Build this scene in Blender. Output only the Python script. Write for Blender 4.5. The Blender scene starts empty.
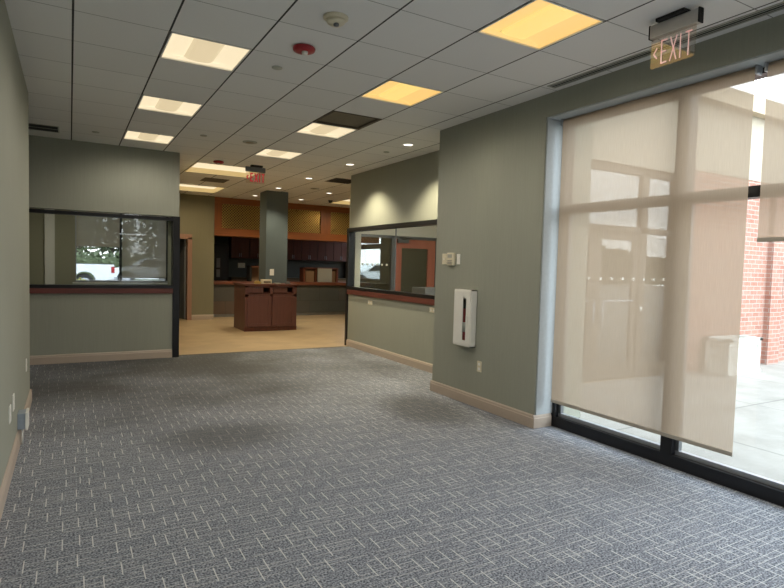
import bpy, math, random
from mathutils import Matrix, Vector
random.seed(7)
C = bpy.context.scene.collection
sc = bpy.context.scene
PI = math.pi
H = 3.215            # ceiling height
T = 0.6155           # ceiling module
GX, GY = 0.02, 3.233 # origin of the ceiling grid

# ------------------------------------------------------------------ materials
def newmat(name):
    m = bpy.data.materials.new(name); m.use_nodes = True
    nt = m.node_tree; nt.nodes.clear()
    out = nt.nodes.new('ShaderNodeOutputMaterial')
    return m, nt, out
def N(nt, t, **kw):
    n = nt.nodes.new(t)
    for k, v in kw.items():
        if k in n.inputs.keys(): n.inputs[k].default_value = v
        else: setattr(n, k, v)
    return n
def L(nt, a, b): nt.links.new(a, b)
def rgba(c): return (c[0], c[1], c[2], 1)
def mth(nt, op, a, b=None, c=None):
    n = nt.nodes.new('ShaderNodeMath'); n.operation = op
    for i, v in enumerate((a, b, c)):
        if v is None: continue
        if isinstance(v, (int, float)): n.inputs[i].default_value = v
        else: L(nt, v, n.inputs[i])
    return n.outputs[0]
def mixc(nt, f, a, b):
    n = nt.nodes.new('ShaderNodeMix'); n.data_type = 'RGBA'
    for i, v in ((0, f), (6, a), (7, b)):
        if isinstance(v, (int, float)): n.inputs[i].default_value = v
        elif isinstance(v, tuple): n.inputs[i].default_value = rgba(v)
        else: L(nt, v, n.inputs[i])
    return n.outputs[2]
def coords(nt, scale=(1,1,1)):
    tc = nt.nodes.new('ShaderNodeTexCoord'); mp = nt.nodes.new('ShaderNodeMapping')
    mp.inputs['Scale'].default_value = scale
    L(nt, tc.outputs['Object'], mp.inputs[0]); return mp.outputs[0]
def simple(name, col, rough=.6, metal=0, var=.08, scale=30, stretch=(1,1,1), bump=0, spec=.5):
    """plain surface with a faint procedural variation of its own colour"""
    m, nt, out = newmat(name)
    b = N(nt, 'ShaderNodeBsdfPrincipled', Roughness=rough, Metallic=metal)
    b.inputs['Specular IOR Level'].default_value = spec
    v = coords(nt, stretch)
    n = N(nt, 'ShaderNodeTexNoise', Scale=scale, Detail=3)
    L(nt, v, n.inputs['Vector'])
    lo = tuple(c*(1-var) for c in col); hi = tuple(min(1, c*(1+var)) for c in col)
    L(nt, mixc(nt, n.outputs[0], lo, hi), b.inputs['Base Color'])
    if bump:
        bp = N(nt, 'ShaderNodeBump', Strength=bump, Distance=.002)
        L(nt, n.outputs[0], bp.inputs['Height']); L(nt, bp.outputs[0], b.inputs['Normal'])
    L(nt, b.outputs[0], out.inputs[0]); return m
def emis(name, col, s, base=(.3,.3,.3)):
    m, nt, out = newmat(name)
    b = N(nt, 'ShaderNodeBsdfPrincipled', Roughness=.6)
    b.inputs['Base Color'].default_value = rgba(base)
    b.inputs['Emission Color'].default_value = rgba(col); b.inputs['Emission Strength'].default_value = s
    L(nt, b.outputs[0], out.inputs[0]); return m
def glass(name, tint=(1,1,1), refl=1.0, base=.0):
    m, nt, out = newmat(name)
    tr = N(nt, 'ShaderNodeBsdfTransparent'); tr.inputs[0].default_value = rgba(tint)
    gl = N(nt, 'ShaderNodeBsdfGlossy', Roughness=0.0)
    ge = nt.nodes.new('ShaderNodeNewGeometry'); dt = nt.nodes.new('ShaderNodeVectorMath'); dt.operation = 'DOT_PRODUCT'
    L(nt, ge.outputs['Normal'], dt.inputs[0]); L(nt, ge.outputs['Incoming'], dt.inputs[1])
    g5 = mth(nt, 'POWER', mth(nt, 'SUBTRACT', 1.0, mth(nt, 'ABSOLUTE', dt.outputs['Value'])), 5.0)
    f = mth(nt, 'MINIMUM', mth(nt, 'ADD', mth(nt, 'MULTIPLY', mth(nt, 'MULTIPLY_ADD', g5, .96, .04), refl), base), 1.0)
    mx = N(nt, 'ShaderNodeMixShader')
    L(nt, f, mx.inputs[0]); L(nt, tr.outputs[0], mx.inputs[1]); L(nt, gl.outputs[0], mx.inputs[2])
    L(nt, mx.outputs[0], out.inputs[0]); return m
def wallpaper(name, col):
    m, nt, out = newmat(name)
    b = N(nt, 'ShaderNodeBsdfPrincipled', Roughness=.75)
    b.inputs['Specular IOR Level'].default_value = .3
    v = coords(nt, (1, 1, 1)); n1 = N(nt, 'ShaderNodeTexNoise', Scale=160, Detail=2); L(nt, v, n1.inputs['Vector'])
    v2 = coords(nt, (90, 90, 3)); n2 = N(nt, 'ShaderNodeTexNoise', Scale=1, Detail=3); L(nt, v2, n2.inputs['Vector'])
    v3 = coords(nt, (1, 1, .5)); n3 = N(nt, 'ShaderNodeTexNoise', Scale=1.5, Detail=4); L(nt, v3, n3.inputs['Vector'])
    k = mth(nt, 'ADD', mth(nt, 'MULTIPLY', n1.outputs[0], .35), mth(nt, 'ADD', mth(nt, 'MULTIPLY', n2.outputs[0], .35), mth(nt, 'MULTIPLY', n3.outputs[0], .3)))
    L(nt, mixc(nt, k, tuple(c*.80 for c in col), tuple(c*1.2 for c in col)), b.inputs['Base Color'])
    bp = N(nt, 'ShaderNodeBump', Strength=.25, Distance=.001); L(nt, k, bp.inputs['Height']); L(nt, bp.outputs[0], b.inputs['Normal'])
    L(nt, b.outputs[0], out.inputs[0]); return m
def wood(name, col, dark=.55, rough=.4, along='z', scale=1):
    m, nt, out = newmat(name)
    b = N(nt, 'ShaderNodeBsdfPrincipled', Roughness=rough)
    st = {'z': (26, 26, 1.6), 'x': (1.6, 26, 26), 'y': (26, 1.6, 26)}[along]
    v = coords(nt, tuple(s*scale for s in st)); n = N(nt, 'ShaderNodeTexNoise', Scale=1, Detail=5, Distortion=.6); L(nt, v, n.inputs['Vector'])
    r = N(nt, 'ShaderNodeMapRange'); r.inputs[1].default_value = .3; r.inputs[2].default_value = .7; L(nt, n.outputs[0], r.inputs[0])
    L(nt, mixc(nt, r.outputs[0], tuple(c*dark for c in col), col), b.inputs['Base Color'])
    L(nt, b.outputs[0], out.inputs[0]); return m
def dash(nt, u, v, pu, pv, w, lo, hi, seed, thr):
    """mask of short dashes running along v, in columns spaced pu along u"""
    a = mth(nt, 'DIVIDE', u, pu); ia = mth(nt, 'FLOOR', a); fa = mth(nt, 'FRACT', a)
    wn = nt.nodes.new('ShaderNodeTexWhiteNoise'); wn.noise_dimensions = '1D'
    L(nt, mth(nt, 'ADD', ia, seed), wn.inputs['W'])
    b = mth(nt, 'ADD', mth(nt, 'DIVIDE', v, pv), wn.outputs[0]); ib = mth(nt, 'FLOOR', b); fb = mth(nt, 'FRACT', b)
    cb = nt.nodes.new('ShaderNodeCombineXYZ'); L(nt, ia, cb.inputs[0]); L(nt, ib, cb.inputs[1]); cb.inputs[2].default_value = seed
    w2 = nt.nodes.new('ShaderNodeTexWhiteNoise'); w2.noise_dimensions = '3D'; L(nt, cb.outputs[0], w2.inputs['Vector'])
    off = mth(nt, 'MULTIPLY_ADD', w2.outputs[0], .5, .25)
    m1 = mth(nt, 'LESS_THAN', mth(nt, 'ABSOLUTE', mth(nt, 'SUBTRACT', fa, off)), w/pu/2)
    m2 = mth(nt, 'MULTIPLY', mth(nt, 'GREATER_THAN', fb, lo), mth(nt, 'LESS_THAN', fb, hi))
    sep = nt.nodes.new('ShaderNodeSeparateColor'); L(nt, w2.outputs['Color'], sep.inputs[0])
    m3 = mth(nt, 'GREATER_THAN', sep.outputs[1], thr)
    return mth(nt, 'MULTIPLY', m1, mth(nt, 'MULTIPLY', m2, m3))
def carpet(name):
    m, nt, out = newmat(name)
    b = N(nt, 'ShaderNodeBsdfPrincipled', Roughness=.95); b.inputs['Specular IOR Level'].default_value = .1
    tc = nt.nodes.new('ShaderNodeTexCoord'); sp = nt.nodes.new('ShaderNodeSeparateXYZ'); L(nt, tc.outputs['Object'], sp.inputs[0])
    x, y = sp.outputs[0], sp.outputs[1]
    n1 = N(nt, 'ShaderNodeTexNoise', Scale=95, Detail=2); L(nt, tc.outputs['Object'], n1.inputs['Vector'])
    mp = nt.nodes.new('ShaderNodeMapping'); mp.inputs['Scale'].default_value = (12, 140, 1); L(nt, tc.outputs['Object'], mp.inputs[0])
    n2 = N(nt, 'ShaderNodeTexNoise', Scale=1, Detail=3); L(nt, mp.outputs[0], n2.inputs['Vector'])
    mp3 = nt.nodes.new('ShaderNodeMapping'); mp3.inputs['Scale'].default_value = (140, 12, 1); L(nt, tc.outputs['Object'], mp3.inputs[0])
    n2b = N(nt, 'ShaderNodeTexNoise', Scale=1, Detail=3); L(nt, mp3.outputs[0], n2b.inputs['Vector'])
    k = mth(nt, 'MULTIPLY_ADD', n1.outputs[0], .78, mth(nt, 'MULTIPLY', n2.outputs[0], .08)); k = mth(nt, 'MULTIPLY_ADD', n2b.outputs[0], .08, k)
    kr = N(nt, 'ShaderNodeMapRange'); kr.inputs[1].default_value = .36; kr.inputs[2].default_value = .64; L(nt, k, kr.inputs[0])
    base = mixc(nt, kr.outputs[0], CARPET_LO, CARPET_HI)
    d1 = dash(nt, x, y, .085, .235, .0055, .1, .66, 3.0, .10)
    d2 = dash(nt, y, x, .052, .36, .0042, .05, .9, 11.0, .25)
    d3 = dash(nt, y, x, .037, .21, .0035, .1, .8, 23.0, .45)
    f = mth(nt, 'MAXIMUM', mth(nt, 'MULTIPLY', d1, .72), mth(nt, 'MAXIMUM', mth(nt, 'MULTIPLY', d2, .5), mth(nt, 'MULTIPLY', d3, .34)))
    c1 = mixc(nt, f, base, CARPET_LINE)
    # worn, soiled patches; the big far one paints in dimmer light
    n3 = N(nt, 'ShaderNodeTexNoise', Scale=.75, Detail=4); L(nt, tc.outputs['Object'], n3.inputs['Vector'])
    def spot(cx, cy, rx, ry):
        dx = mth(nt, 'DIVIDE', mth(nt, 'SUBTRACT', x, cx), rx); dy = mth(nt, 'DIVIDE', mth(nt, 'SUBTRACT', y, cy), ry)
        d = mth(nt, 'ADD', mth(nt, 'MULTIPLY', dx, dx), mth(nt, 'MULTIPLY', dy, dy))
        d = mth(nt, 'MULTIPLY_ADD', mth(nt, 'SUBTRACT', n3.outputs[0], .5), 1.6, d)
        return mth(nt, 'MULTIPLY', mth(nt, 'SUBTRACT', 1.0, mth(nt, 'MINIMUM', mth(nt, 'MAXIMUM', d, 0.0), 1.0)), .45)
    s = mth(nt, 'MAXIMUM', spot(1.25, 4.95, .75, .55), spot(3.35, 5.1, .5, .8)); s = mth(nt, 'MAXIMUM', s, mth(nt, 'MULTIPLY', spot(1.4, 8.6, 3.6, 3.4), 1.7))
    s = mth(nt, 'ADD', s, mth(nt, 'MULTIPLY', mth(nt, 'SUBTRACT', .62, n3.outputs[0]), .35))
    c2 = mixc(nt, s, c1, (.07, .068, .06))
    L(nt, c2, b.inputs['Base Color'])
    bp = N(nt, 'ShaderNodeBump', Strength=.5, Distance=.003); L(nt, n1.outputs[0], bp.inputs['Height']); L(nt, bp.outputs[0], b.inputs['Normal'])
    L(nt, b.outputs[0], out.inputs[0]); return m
def floor_tile(name):
    m, nt, out = newmat(name)
    b = N(nt, 'ShaderNodeBsdfPrincipled', Roughness=.38)
    v = coords(nt); mp = nt.nodes.new('ShaderNodeMapping'); mp.inputs['Rotation'].default_value = (0, 0, PI/4); L(nt, v, mp.inputs[0])
    br = N(nt, 'ShaderNodeTexBrick'); L(nt, mp.outputs[0], br.inputs['Vector'])
    br.offset = 0; br.inputs['Scale'].default_value = 1; br.inputs['Brick Width'].default_value = .33; br.inputs['Row Height'].default_value = .33
    br.inputs['Mortar Size'].default_value = .006; br.inputs['Color1'].default_value = (.46, .34, .20, 1); br.inputs['Color2'].default_value = (.36, .26, .15, 1); br.inputs['Mortar'].default_value = (.33, .25, .16, 1)
    n = N(nt, 'ShaderNodeTexNoise', Scale=4, Detail=6); L(nt, v, n.inputs['Vector'])
    L(nt, mixc(nt, mth(nt, 'MULTIPLY', n.outputs[0], .5), br.outputs[0], (.58, .44, .27)), b.inputs['Base Color'])
    L(nt, b.outputs[0], out.inputs[0]); return m
def brickm(name):
    m, nt, out = newmat(name)
    b = N(nt, 'ShaderNodeBsdfPrincipled', Roughness=.9); b.inputs['Specular IOR Level'].default_value = .15
    tc = nt.nodes.new('ShaderNodeTexCoord'); sp = nt.nodes.new('ShaderNodeSeparateXYZ'); L(nt, tc.outputs['Object'], sp.inputs[0])
    cb = nt.nodes.new('ShaderNodeCombineXYZ'); L(nt, mth(nt, 'ADD', sp.outputs[0], sp.outputs[1]), cb.inputs[0]); L(nt, sp.outputs[2], cb.inputs[1])
    br = N(nt, 'ShaderNodeTexBrick'); L(nt, cb.outputs[0], br.inputs['Vector'])
    br.inputs['Scale'].default_value = 1; br.inputs['Brick Width'].default_value = .215; br.inputs['Row Height'].default_value = .076
    br.inputs['Mortar Size'].default_value = .007; br.inputs['Color1'].default_value = (.30, .095, .062, 1); br.inputs['Color2'].default_value = (.37, .15, .10, 1); br.inputs['Mortar'].default_value = (.36, .32, .29, 1)
    n = N(nt, 'ShaderNodeTexNoise', Scale=3, Detail=6); L(nt, tc.outputs['Object'], n.inputs['Vector'])
    n2 = N(nt, 'ShaderNodeTexNoise', Scale=14, Detail=3); L(nt, cb.outputs[0], n2.inputs['Vector'])
    L(nt, mixc(nt, mth(nt, 'MULTIPLY', mth(nt, 'MULTIPLY', n.outputs[0], n2.outputs[0]), .8), br.outputs[0], (.46, .42, .38)), b.inputs['Base Color'])
    L(nt, b.outputs[0], out.inputs[0]); return m
def slate(name):
    m, nt, out = newmat(name)
    b = N(nt, 'ShaderNodeBsdfPrincipled', Roughness=.5)
    tc = nt.nodes.new('ShaderNodeTexCoord'); sp = nt.nodes.new('ShaderNodeSeparateXYZ'); L(nt, tc.outputs['Object'], sp.inputs[0])
    cb = nt.nodes.new('ShaderNodeCombineXYZ'); L(nt, mth(nt, 'ADD', sp.outputs[0], sp.outputs[1]), cb.inputs[0]); L(nt, sp.outputs[2], cb.inputs[1])
    br = N(nt, 'ShaderNodeTexBrick'); L(nt, cb.outputs[0], br.inputs['Vector'])
    br.inputs['Scale'].default_value = 1; br.inputs['Brick Width'].default_value = .62; br.inputs['Row Height'].default_value = .44
    br.inputs['Mortar Size'].default_value = .006; br.inputs['Color1'].default_value = (.07, .085, .08, 1); br.inputs['Color2'].default_value = (.15, .09, .06, 1); br.inputs['Mortar'].default_value = (.05, .045, .04, 1)
    n = N(nt, 'ShaderNodeTexNoise', Scale=6, Detail=5); L(nt, tc.outputs['Object'], n.inputs['Vector'])
    L(nt, mixc(nt, mth(nt, 'MULTIPLY', n.outputs[0], .35), br.outputs[0], (.12, .13, .13)), b.inputs['Base Color'])
    L(nt, b.outputs[0], out.inputs[0]); return m
def shade_fabric(name, col, openness=.13, trans=.5):
    m, nt, out = newmat(name)
    tc = nt.nodes.new('ShaderNodeTexCoord')
    mp = nt.nodes.new('ShaderNodeMapping'); mp.inputs['Scale'].default_value = (1, 260, 7); L(nt, tc.outputs['Object'], mp.inputs[0])
    n = N(nt, 'ShaderNodeTexNoise', Scale=1, Detail=2); L(nt, mp.outputs[0], n.inputs['Vector'])
    c = mixc(nt, n.outputs[0], tuple(k*.88 for k in col), tuple(min(1, k*1.1) for k in col))
    d = N(nt, 'ShaderNodeBsdfDiffuse'); t = N(nt, 'ShaderNodeBsdfTranslucent'); tr = N(nt, 'ShaderNodeBsdfTransparent')
    L(nt, c, d.inputs[0]); L(nt, c, t.inputs[0])
    m1 = N(nt, 'ShaderNodeMixShader'); m1.inputs[0].default_value = trans; L(nt, d.outputs[0], m1.inputs[1]); L(nt, t.outputs[0], m1.inputs[2])
    m2 = N(nt, 'ShaderNodeMixShader'); m2.inputs[0].default_value = openness; L(nt, m1.outputs[0], m2.inputs[1]); L(nt, tr.outputs[0], m2.inputs[2])
    L(nt, m2.outputs[0], out.inputs[0]); return m
def ceilm(name):
    m, nt, out = newmat(name)
    b = N(nt, 'ShaderNodeBsdfPrincipled', Roughness=.9); b.inputs['Specular IOR Level'].default_value = .1
    tc = nt.nodes.new('ShaderNodeTexCoord'); sp = nt.nodes.new('ShaderNodeSeparateXYZ'); L(nt, tc.outputs['Object'], sp.inputs[0])
    def near(ax, o, w):
        f = mth(nt, 'FRACT', mth(nt, 'ADD', mth(nt, 'DIVIDE', mth(nt, 'SUBTRACT', ax, o), T), 100.0))
        d = mth(nt, 'MINIMUM', f, mth(nt, 'SUBTRACT', 1.0, f)); return mth(nt, 'LESS_THAN', d, w/T)
    gy = near(sp.outputs[0], GX, .007); gx = near(sp.outputs[1], GY, .0035)
    n = N(nt, 'ShaderNodeTexNoise', Scale=130, Detail=3); L(nt, tc.outputs['Object'], n.inputs['Vector'])
    ix = mth(nt, 'FLOOR', mth(nt, 'DIVIDE', mth(nt, 'SUBTRACT', sp.outputs[0], GX), T)); iy = mth(nt, 'FLOOR', mth(nt, 'DIVIDE', mth(nt, 'SUBTRACT', sp.outputs[1], GY), T))
    cb = nt.nodes.new('ShaderNodeCombineXYZ'); L(nt, ix, cb.inputs[0]); L(nt, iy, cb.inputs[1])
    wn = nt.nodes.new('ShaderNodeTexWhiteNoise'); L(nt, cb.outputs[0], wn.inputs['Vector'])
    k = mth(nt, 'MULTIPLY_ADD', wn.outputs[0], .35, mth(nt, 'MULTIPLY', n.outputs[0], .65))
    base = mixc(nt, k, (.76, .76, .75), (.88, .88, .87))
    c = mixc(nt, gx, base, (.30, .30, .29)); c = mixc(nt, gy, c, (.06, .06, .058))
    L(nt, c, b.inputs['Base Color'])
    bp = N(nt, 'ShaderNodeBump', Strength=.4, Distance=.002); L(nt, n.outputs[0], bp.inputs['Height']); L(nt, bp.outputs[0], b.inputs['Normal'])
    L(nt, b.outputs[0], out.inputs[0]); return m
def concrete(name):
    m, nt, out = newmat(name)
    b = N(nt, 'ShaderNodeBsdfPrincipled', Roughness=.9)
    v = coords(nt); n = N(nt, 'ShaderNodeTexNoise', Scale=1.6, Detail=8, Roughness=.65); L(nt, v, n.inputs['Vector'])
    br = N(nt, 'ShaderNodeTexBrick'); br.offset = 0; L(nt, v, br.inputs['Vector'])
    br.inputs['Scale'].default_value = 1; br.inputs['Brick Width'].default_value = 1.8; br.inputs['Row Height'].default_value = 1.8; br.inputs['Mortar Size'].default_value = .012
    for k in ('Color1', 'Color2'): br.inputs[k].default_value = (1, 1, 1, 1)
    br.inputs['Mortar'].default_value = (.6, .6, .6, 1)
    r = N(nt, 'ShaderNodeMapRange'); r.inputs[1].default_value = .3; r.inputs[2].default_value = .7; L(nt, n.outputs[0], r.inputs[0])
    c = mixc(nt, r.outputs[0], (.225, .212, .19), (.34, .325, .295))
    mu = nt.nodes.new('ShaderNodeMix'); mu.data_type = 'RGBA'; mu.blend_type = 'MULTIPLY'; mu.inputs[0].default_value = 1
    L(nt, c, mu.inputs[6]); L(nt, br.outputs[0], mu.inputs[7]); L(nt, mu.outputs[2], b.inputs['Base Color'])
    L(nt, b.outputs[0], out.inputs[0]); return m

CARPET_LO, CARPET_HI, CARPET_LINE = (.07, .078, .10), (.47, .495, .545), (.82, .81, .79)
M = {}
M['wall'] = wallpaper('wall_paper_sage', (.325, .335, .28))
M['wall_r'] = M['wall']
M['office_wall'] = simple('office_paint', (.34, .33, .24), .8)
M['olive'] = wallpaper('hall_paper', (.24, .225, .15))
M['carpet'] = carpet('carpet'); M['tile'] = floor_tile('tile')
M['ceil'] = ceilm('ceiling_tiles'); M['brick'] = brickm('brick')
M['slate'] = slate('slate'); M['concrete'] = concrete('concrete')
M['base'] = simple('baseboard_vinyl', (.46, .38, .31), .5, var=.05)
M['black'] = simple('black_metal', (.012, .012, .014), .35, .3)
M['blackm'] = simple('black_matte', (.012, .012, .012), .8)
M['alu'] = simple('aluminium', (.40, .42, .45), .4, .6)
M['alu_d'] = simple('dark_aluminium', (.16, .17, .18), .4, .6)
M['white'] = simple('white_enamel', (.84, .83, .78), .35, var=.02)
M['cream'] = simple('cream_plastic', (.72, .66, .50), .45, var=.03)
M['red'] = simple('red_plastic', (.35, .012, .02), .35)
M['rubrail'] = wood('dark_red_wood', (.16, .045, .035), along='x')
M['rubrail_y'] = wood('dark_red_wood_y', (.16, .045, .035), along='y')
M['cherry'] = wood('cherry_wood', (.135, .05, .04), .75)
M['cherry_d'] = wood('dark_cherry_wood', (.12, .032, .018), .65)
M['cherry_x'] = wood('cherry_wood_x', (.22, .075, .04), .7, along='x')
M['orange'] = wood('amber_wood', (.36, .12, .035), .7, along='x')
M['orange_z'] = wood('amber_wood_z', (.36, .12, .035), .7, along='z')
M['gold'] = simple('gold_metal', (.62, .42, .13), .35, .7)
M['goldback'] = simple('gold_backing', (.10, .06, .018), .7)
M['column'] = wallpaper('column_paper', (.12, .15, .16))
M['teal'] = simple('dark_teal_paint', (.062, .07, .058), .7)
M['glass'] = glass('clear_glass', (.96, .98, .97))
M['glass_i'] = glass('interior_glass', (.93, .95, .93), 1.0, .0)
M['glass_t'] = glass('tinted_glass', (.70, .71, .72), 1.0, .0)
M['vest'] = simple('vestibule_paint', (.66, .65, .58), .8)
M['glass_d'] = glass('dark_glass', (.8, .82, .8), 1.6, .08)
M['glass_e'] = glass('entry_glass', (.80, .84, .84), 1.4, .16)
M['acryl'] = glass('acrylic', (.97, .93, .88), 1.0, .10)
M['shade'] = shade_fabric('shade_fabric', (.57, .455, .345), .18, .275)
M['shade_o'] = shade_fabric('office_shade_fabric', (.50, .44, .34), .08, .5)
M['shadebar'] = simple('shade_bar', (.42, .38, .32), .5)
M['eifs'] = simple('cream_stucco', (.40, .36, .29), .9, scale=60)
M['fascia'] = simple('fascia_paint', (.48, .39, .28), .8)
M['planter'] = simple('planter_white', (.62, .62, .58), .5, var=.03)
M['soil'] = simple('soil', (.06, .045, .03), .95, var=.4)
M['asphalt'] = simple('asphalt', (.16, .16, .16), .95, var=.3, scale=8)
M['redwood'] = wood('red_door_wood', (.42, .13, .085), .75)
M['lens_w'] = emis('lens_warm_white', (1, .83, .54), .68)
M['lens_wb'] = emis('basket_warm_white', (1, .80, .48), .52)
M['lens_y'] = emis('lens_amber', (1, .60, .17), .70)
M['lens_yb'] = emis('basket_amber', (1, .70, .19), .72)
M['bar'] = simple('brushed_bar', (.52, .50, .47), .4, .25)
M['leafd'] = simple('leaf_dark', (.045, .06, .03), .8, var=.5, scale=2)
M['panel_y'] = emis('cove_panel', (1, .80, .42), .80)
M['grille2'] = simple('brown_eggcrate', (.36, .31, .22), .7)
M['reveal'] = simple('daylit_reveal_tone', (.44, .48, .50), .7)
M['dl'] = emis('downlight_lens', (1, .93, .78), 2.2)
M['exitred'] = emis('exit_red', (.8, .05, .08), .22, (.5, .05, .06))
M['exitpink'] = emis('exit_pink', (.9, .50, .46), .24, (.72, .54, .51))
M['truck'] = simple('truck_white', (.80, .82, .84), .25, var=.02)
M['suv'] = simple('suv_silver', (.5, .52, .54), .25, .5, var=.02)
M['tyre'] = simple('tyre', (.02, .02, .02), .9)
M['carglass'] = simple('car_glass', (.03, .035, .04), .08)
M['leaf'] = simple('leaf_green', (.085, .11, .05), .7, var=.4, scale=3)
M['leaf2'] = simple('leaf_yellow_green', (.42, .40, .08), .7, var=.3, scale=6)
M['bark'] = simple('bark', (.12, .09, .07), .9)
M['grey'] = simple('grey_plastic', (.17, .18, .19), .5)
M['palegrey'] = simple('pale_grey_plastic', (.42, .43, .38), .5)
M['card'] = simple('cardboard', (.30, .19, .11), .8)
M['grille'] = simple('brown_grille', (.14, .115, .085), .7)
M['ext_label'] = simple('extinguisher_label', (.85, .83, .8), .5)
M['bluebox'] = simple('blue_grey_metal', (.36, .42, .50), .35, .3)

# ------------------------------------------------------------------ mesh helpers
ORG = {}
class MB:
    def __init__(s): s.v = []; s.f = []; s.sm = []
    def face(s, pts, smooth=False):
        n = len(s.v); s.v += [Vector(p) for p in pts]; s.f.append(list(range(n, n+len(pts)))); s.sm.append(smooth)
    def box(s, x0, x1, y0, y1, z0, z1):
        x0, x1 = sorted((x0, x1)); y0, y1 = sorted((y0, y1)); z0, z1 = sorted((z0, z1))
        n = len(s.v)
        s.v += [Vector(p) for p in ((x0,y0,z0),(x1,y0,z0),(x1,y1,z0),(x0,y1,z0),(x0,y0,z1),(x1,y0,z1),(x1,y1,z1),(x0,y1,z1))]
        for q in ((3,2,1,0),(4,5,6,7),(0,1,5,4),(1,2,6,5),(2,3,7,6),(3,0,4,7)): s.f.append([n+i for i in q]); s.sm.append(False)
        return s
    def prism(s, pts, axis, a0, a1, smooth=False):
        """closed 2-D outline pts extruded along axis; other two coords in cyclic order"""
        k = len(pts); n = len(s.v)
        for a in (a0, a1):
            for p, q in pts:
                s.v.append(Vector({'x': (a, p, q), 'y': (p, a, q), 'z': (p, q, a)}[axis]))
        for i in range(k):
            j = (i+1) % k; s.f.append([n+i, n+j, n+k+j, n+k+i]); s.sm.append(smooth)
        s.f.append([n+i for i in range(k)][::-1]); s.sm.append(False); s.f.append([n+k+i for i in range(k)]); s.sm.append(False)
        return s
    def lathe(s, prof, c, axis='z', n=24, smooth=True):
        """profile [(r, h)] around axis through c"""
        b = len(s.v)
        for r, h in prof:
            for i in range(n):
                a = 2*PI*i/n; u, w = r*math.cos(a), r*math.sin(a)
                d = {'z': (u, w, h), 'x': (h, u, w), 'y': (u, h, w)}[axis]
                s.v.append(Vector(c)+Vector(d))
        for k in range(len(prof)-1):
            for i in range(n):
                j = (i+1) % n; s.f.append([b+k*n+i, b+k*n+j, b+(k+1)*n+j, b+(k+1)*n+i]); s.sm.append(smooth)
        for k, rev in ((0, True), (len(prof)-1, False)):
            if prof[k][0] > 1e-5:
                q = [b+k*n+i for i in range(n)]; s.f.append(q[::-1] if rev else q); s.sm.append(False)
        return s
    def cyl(s, c, r, h0, h1, axis='z', n=20): return s.lathe([(r, h0), (r, h1)], c, axis, n)
    def tube(s, path, r, n=8):
        path = [Vector(p) for p in path]; b = len(s.v)
        for i, p in enumerate(path):
            d = (path[min(i+1, len(path)-1)]-path[max(i-1, 0)]).normalized()
            u = d.orthogonal().normalized(); w = d.cross(u)
            for k in range(n):
                a = 2*PI*k/n; s.v.append(p+u*r*math.cos(a)+w*r*math.sin(a))
        for i in range(len(path)-1):
            for k in range(n):
                j = (k+1) % n; s.f.append([b+i*n+k, b+i*n+j, b+(i+1)*n+j, b+(i+1)*n+k]); s.sm.append(True)
        s.f.append([b+k for k in range(n)][::-1]); s.sm.append(False)
        s.f.append([b+(len(path)-1)*n+k for k in range(n)]); s.sm.append(False)
        return s
    def build(s, name, mat, parent=None, bevel=0):
        org = ORG.get(parent.name, Vector()) if parent else Vector()
        me = bpy.data.meshes.new(name); me.from_pydata([tuple(v-org) for v in s.v], [], s.f); me.update()
        for p, sm in zip(me.polygons, s.sm): p.use_smooth = sm
        me.materials.append(mat if not isinstance(mat, str) else M[mat])
        o = bpy.data.objects.new(name, me); C.objects.link(o)
        if parent: o.parent = parent; ORG[o.name] = org
        if bevel:
            b = o.modifiers.new('bevel', 'BEVEL'); b.width = bevel; b.segments = 2; b.limit_method = 'ANGLE'
        return o
def box(*a): return MB().box(*a)
def thing(name, label, cat, loc, group=None):
    o = bpy.data.objects.new(name, None); C.objects.link(o); o.location = loc; o.empty_display_size = .1
    o['label'] = label; o['category'] = cat
    if group: o['group'] = group
    ORG[o.name] = Vector(loc); return o
def tag(o, label, cat, group=None):
    o['label'] = label; o['category'] = cat
    if group: o['group'] = group
    return o
def struct(name, mb, mat, parent=None):
    o = mb.build(name, mat, parent)
    if not parent: o['kind'] = 'structure'
    return o
def sroot(name, loc=(0,0,0)):
    o = bpy.data.objects.new(name, None); C.objects.link(o); o.location = loc; o['kind'] = 'structure'; ORG[o.name] = Vector(loc); return o
def dup(root, loc, label, group=None):
    r = root.copy(); C.objects.link(r); r.location = loc; r['label'] = label; ORG[r.name] = Vector(loc)
    if group: r['group'] = group
    for ch in list(root.children):
        c = ch.copy(); C.objects.link(c); c.parent = r
        for g in list(ch.children):
            d = g.copy(); C.objects.link(d); d.parent = c
    return r

# ------------------------------------------------------------------ floor and ground
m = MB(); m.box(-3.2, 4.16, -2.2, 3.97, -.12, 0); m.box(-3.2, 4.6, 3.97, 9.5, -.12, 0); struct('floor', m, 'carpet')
m = MB(); m.box(-3.2, 9.6, 9.5, 14.05, -.12, 0); m.box(2.15, 9.6, 14.05, 19.2, -.12, 0); struct('floor_tiled', m, 'tile')
struct('floor_vestibule', box(4.6, 8.15, 5.32, 9.5, -.12, -.001), 'tile')
g = MB(); g.box(4.16, 60, -40, 5.32, -.12, -.012); g.box(-30, 4.16, -40, -2.3, -.12, -.012); g.box(8.15, 90, 5.32, 19.3, -.12, -.012)
struct('ground_concrete', g, 'concrete')
m = MB(); m.box(-60, 2.15, 14.05, 19.3, -.14, -.04); m.box(-60, 90, 19.3, 90, -.14, -.04); struct('ground_parking', m, 'asphalt')

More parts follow.
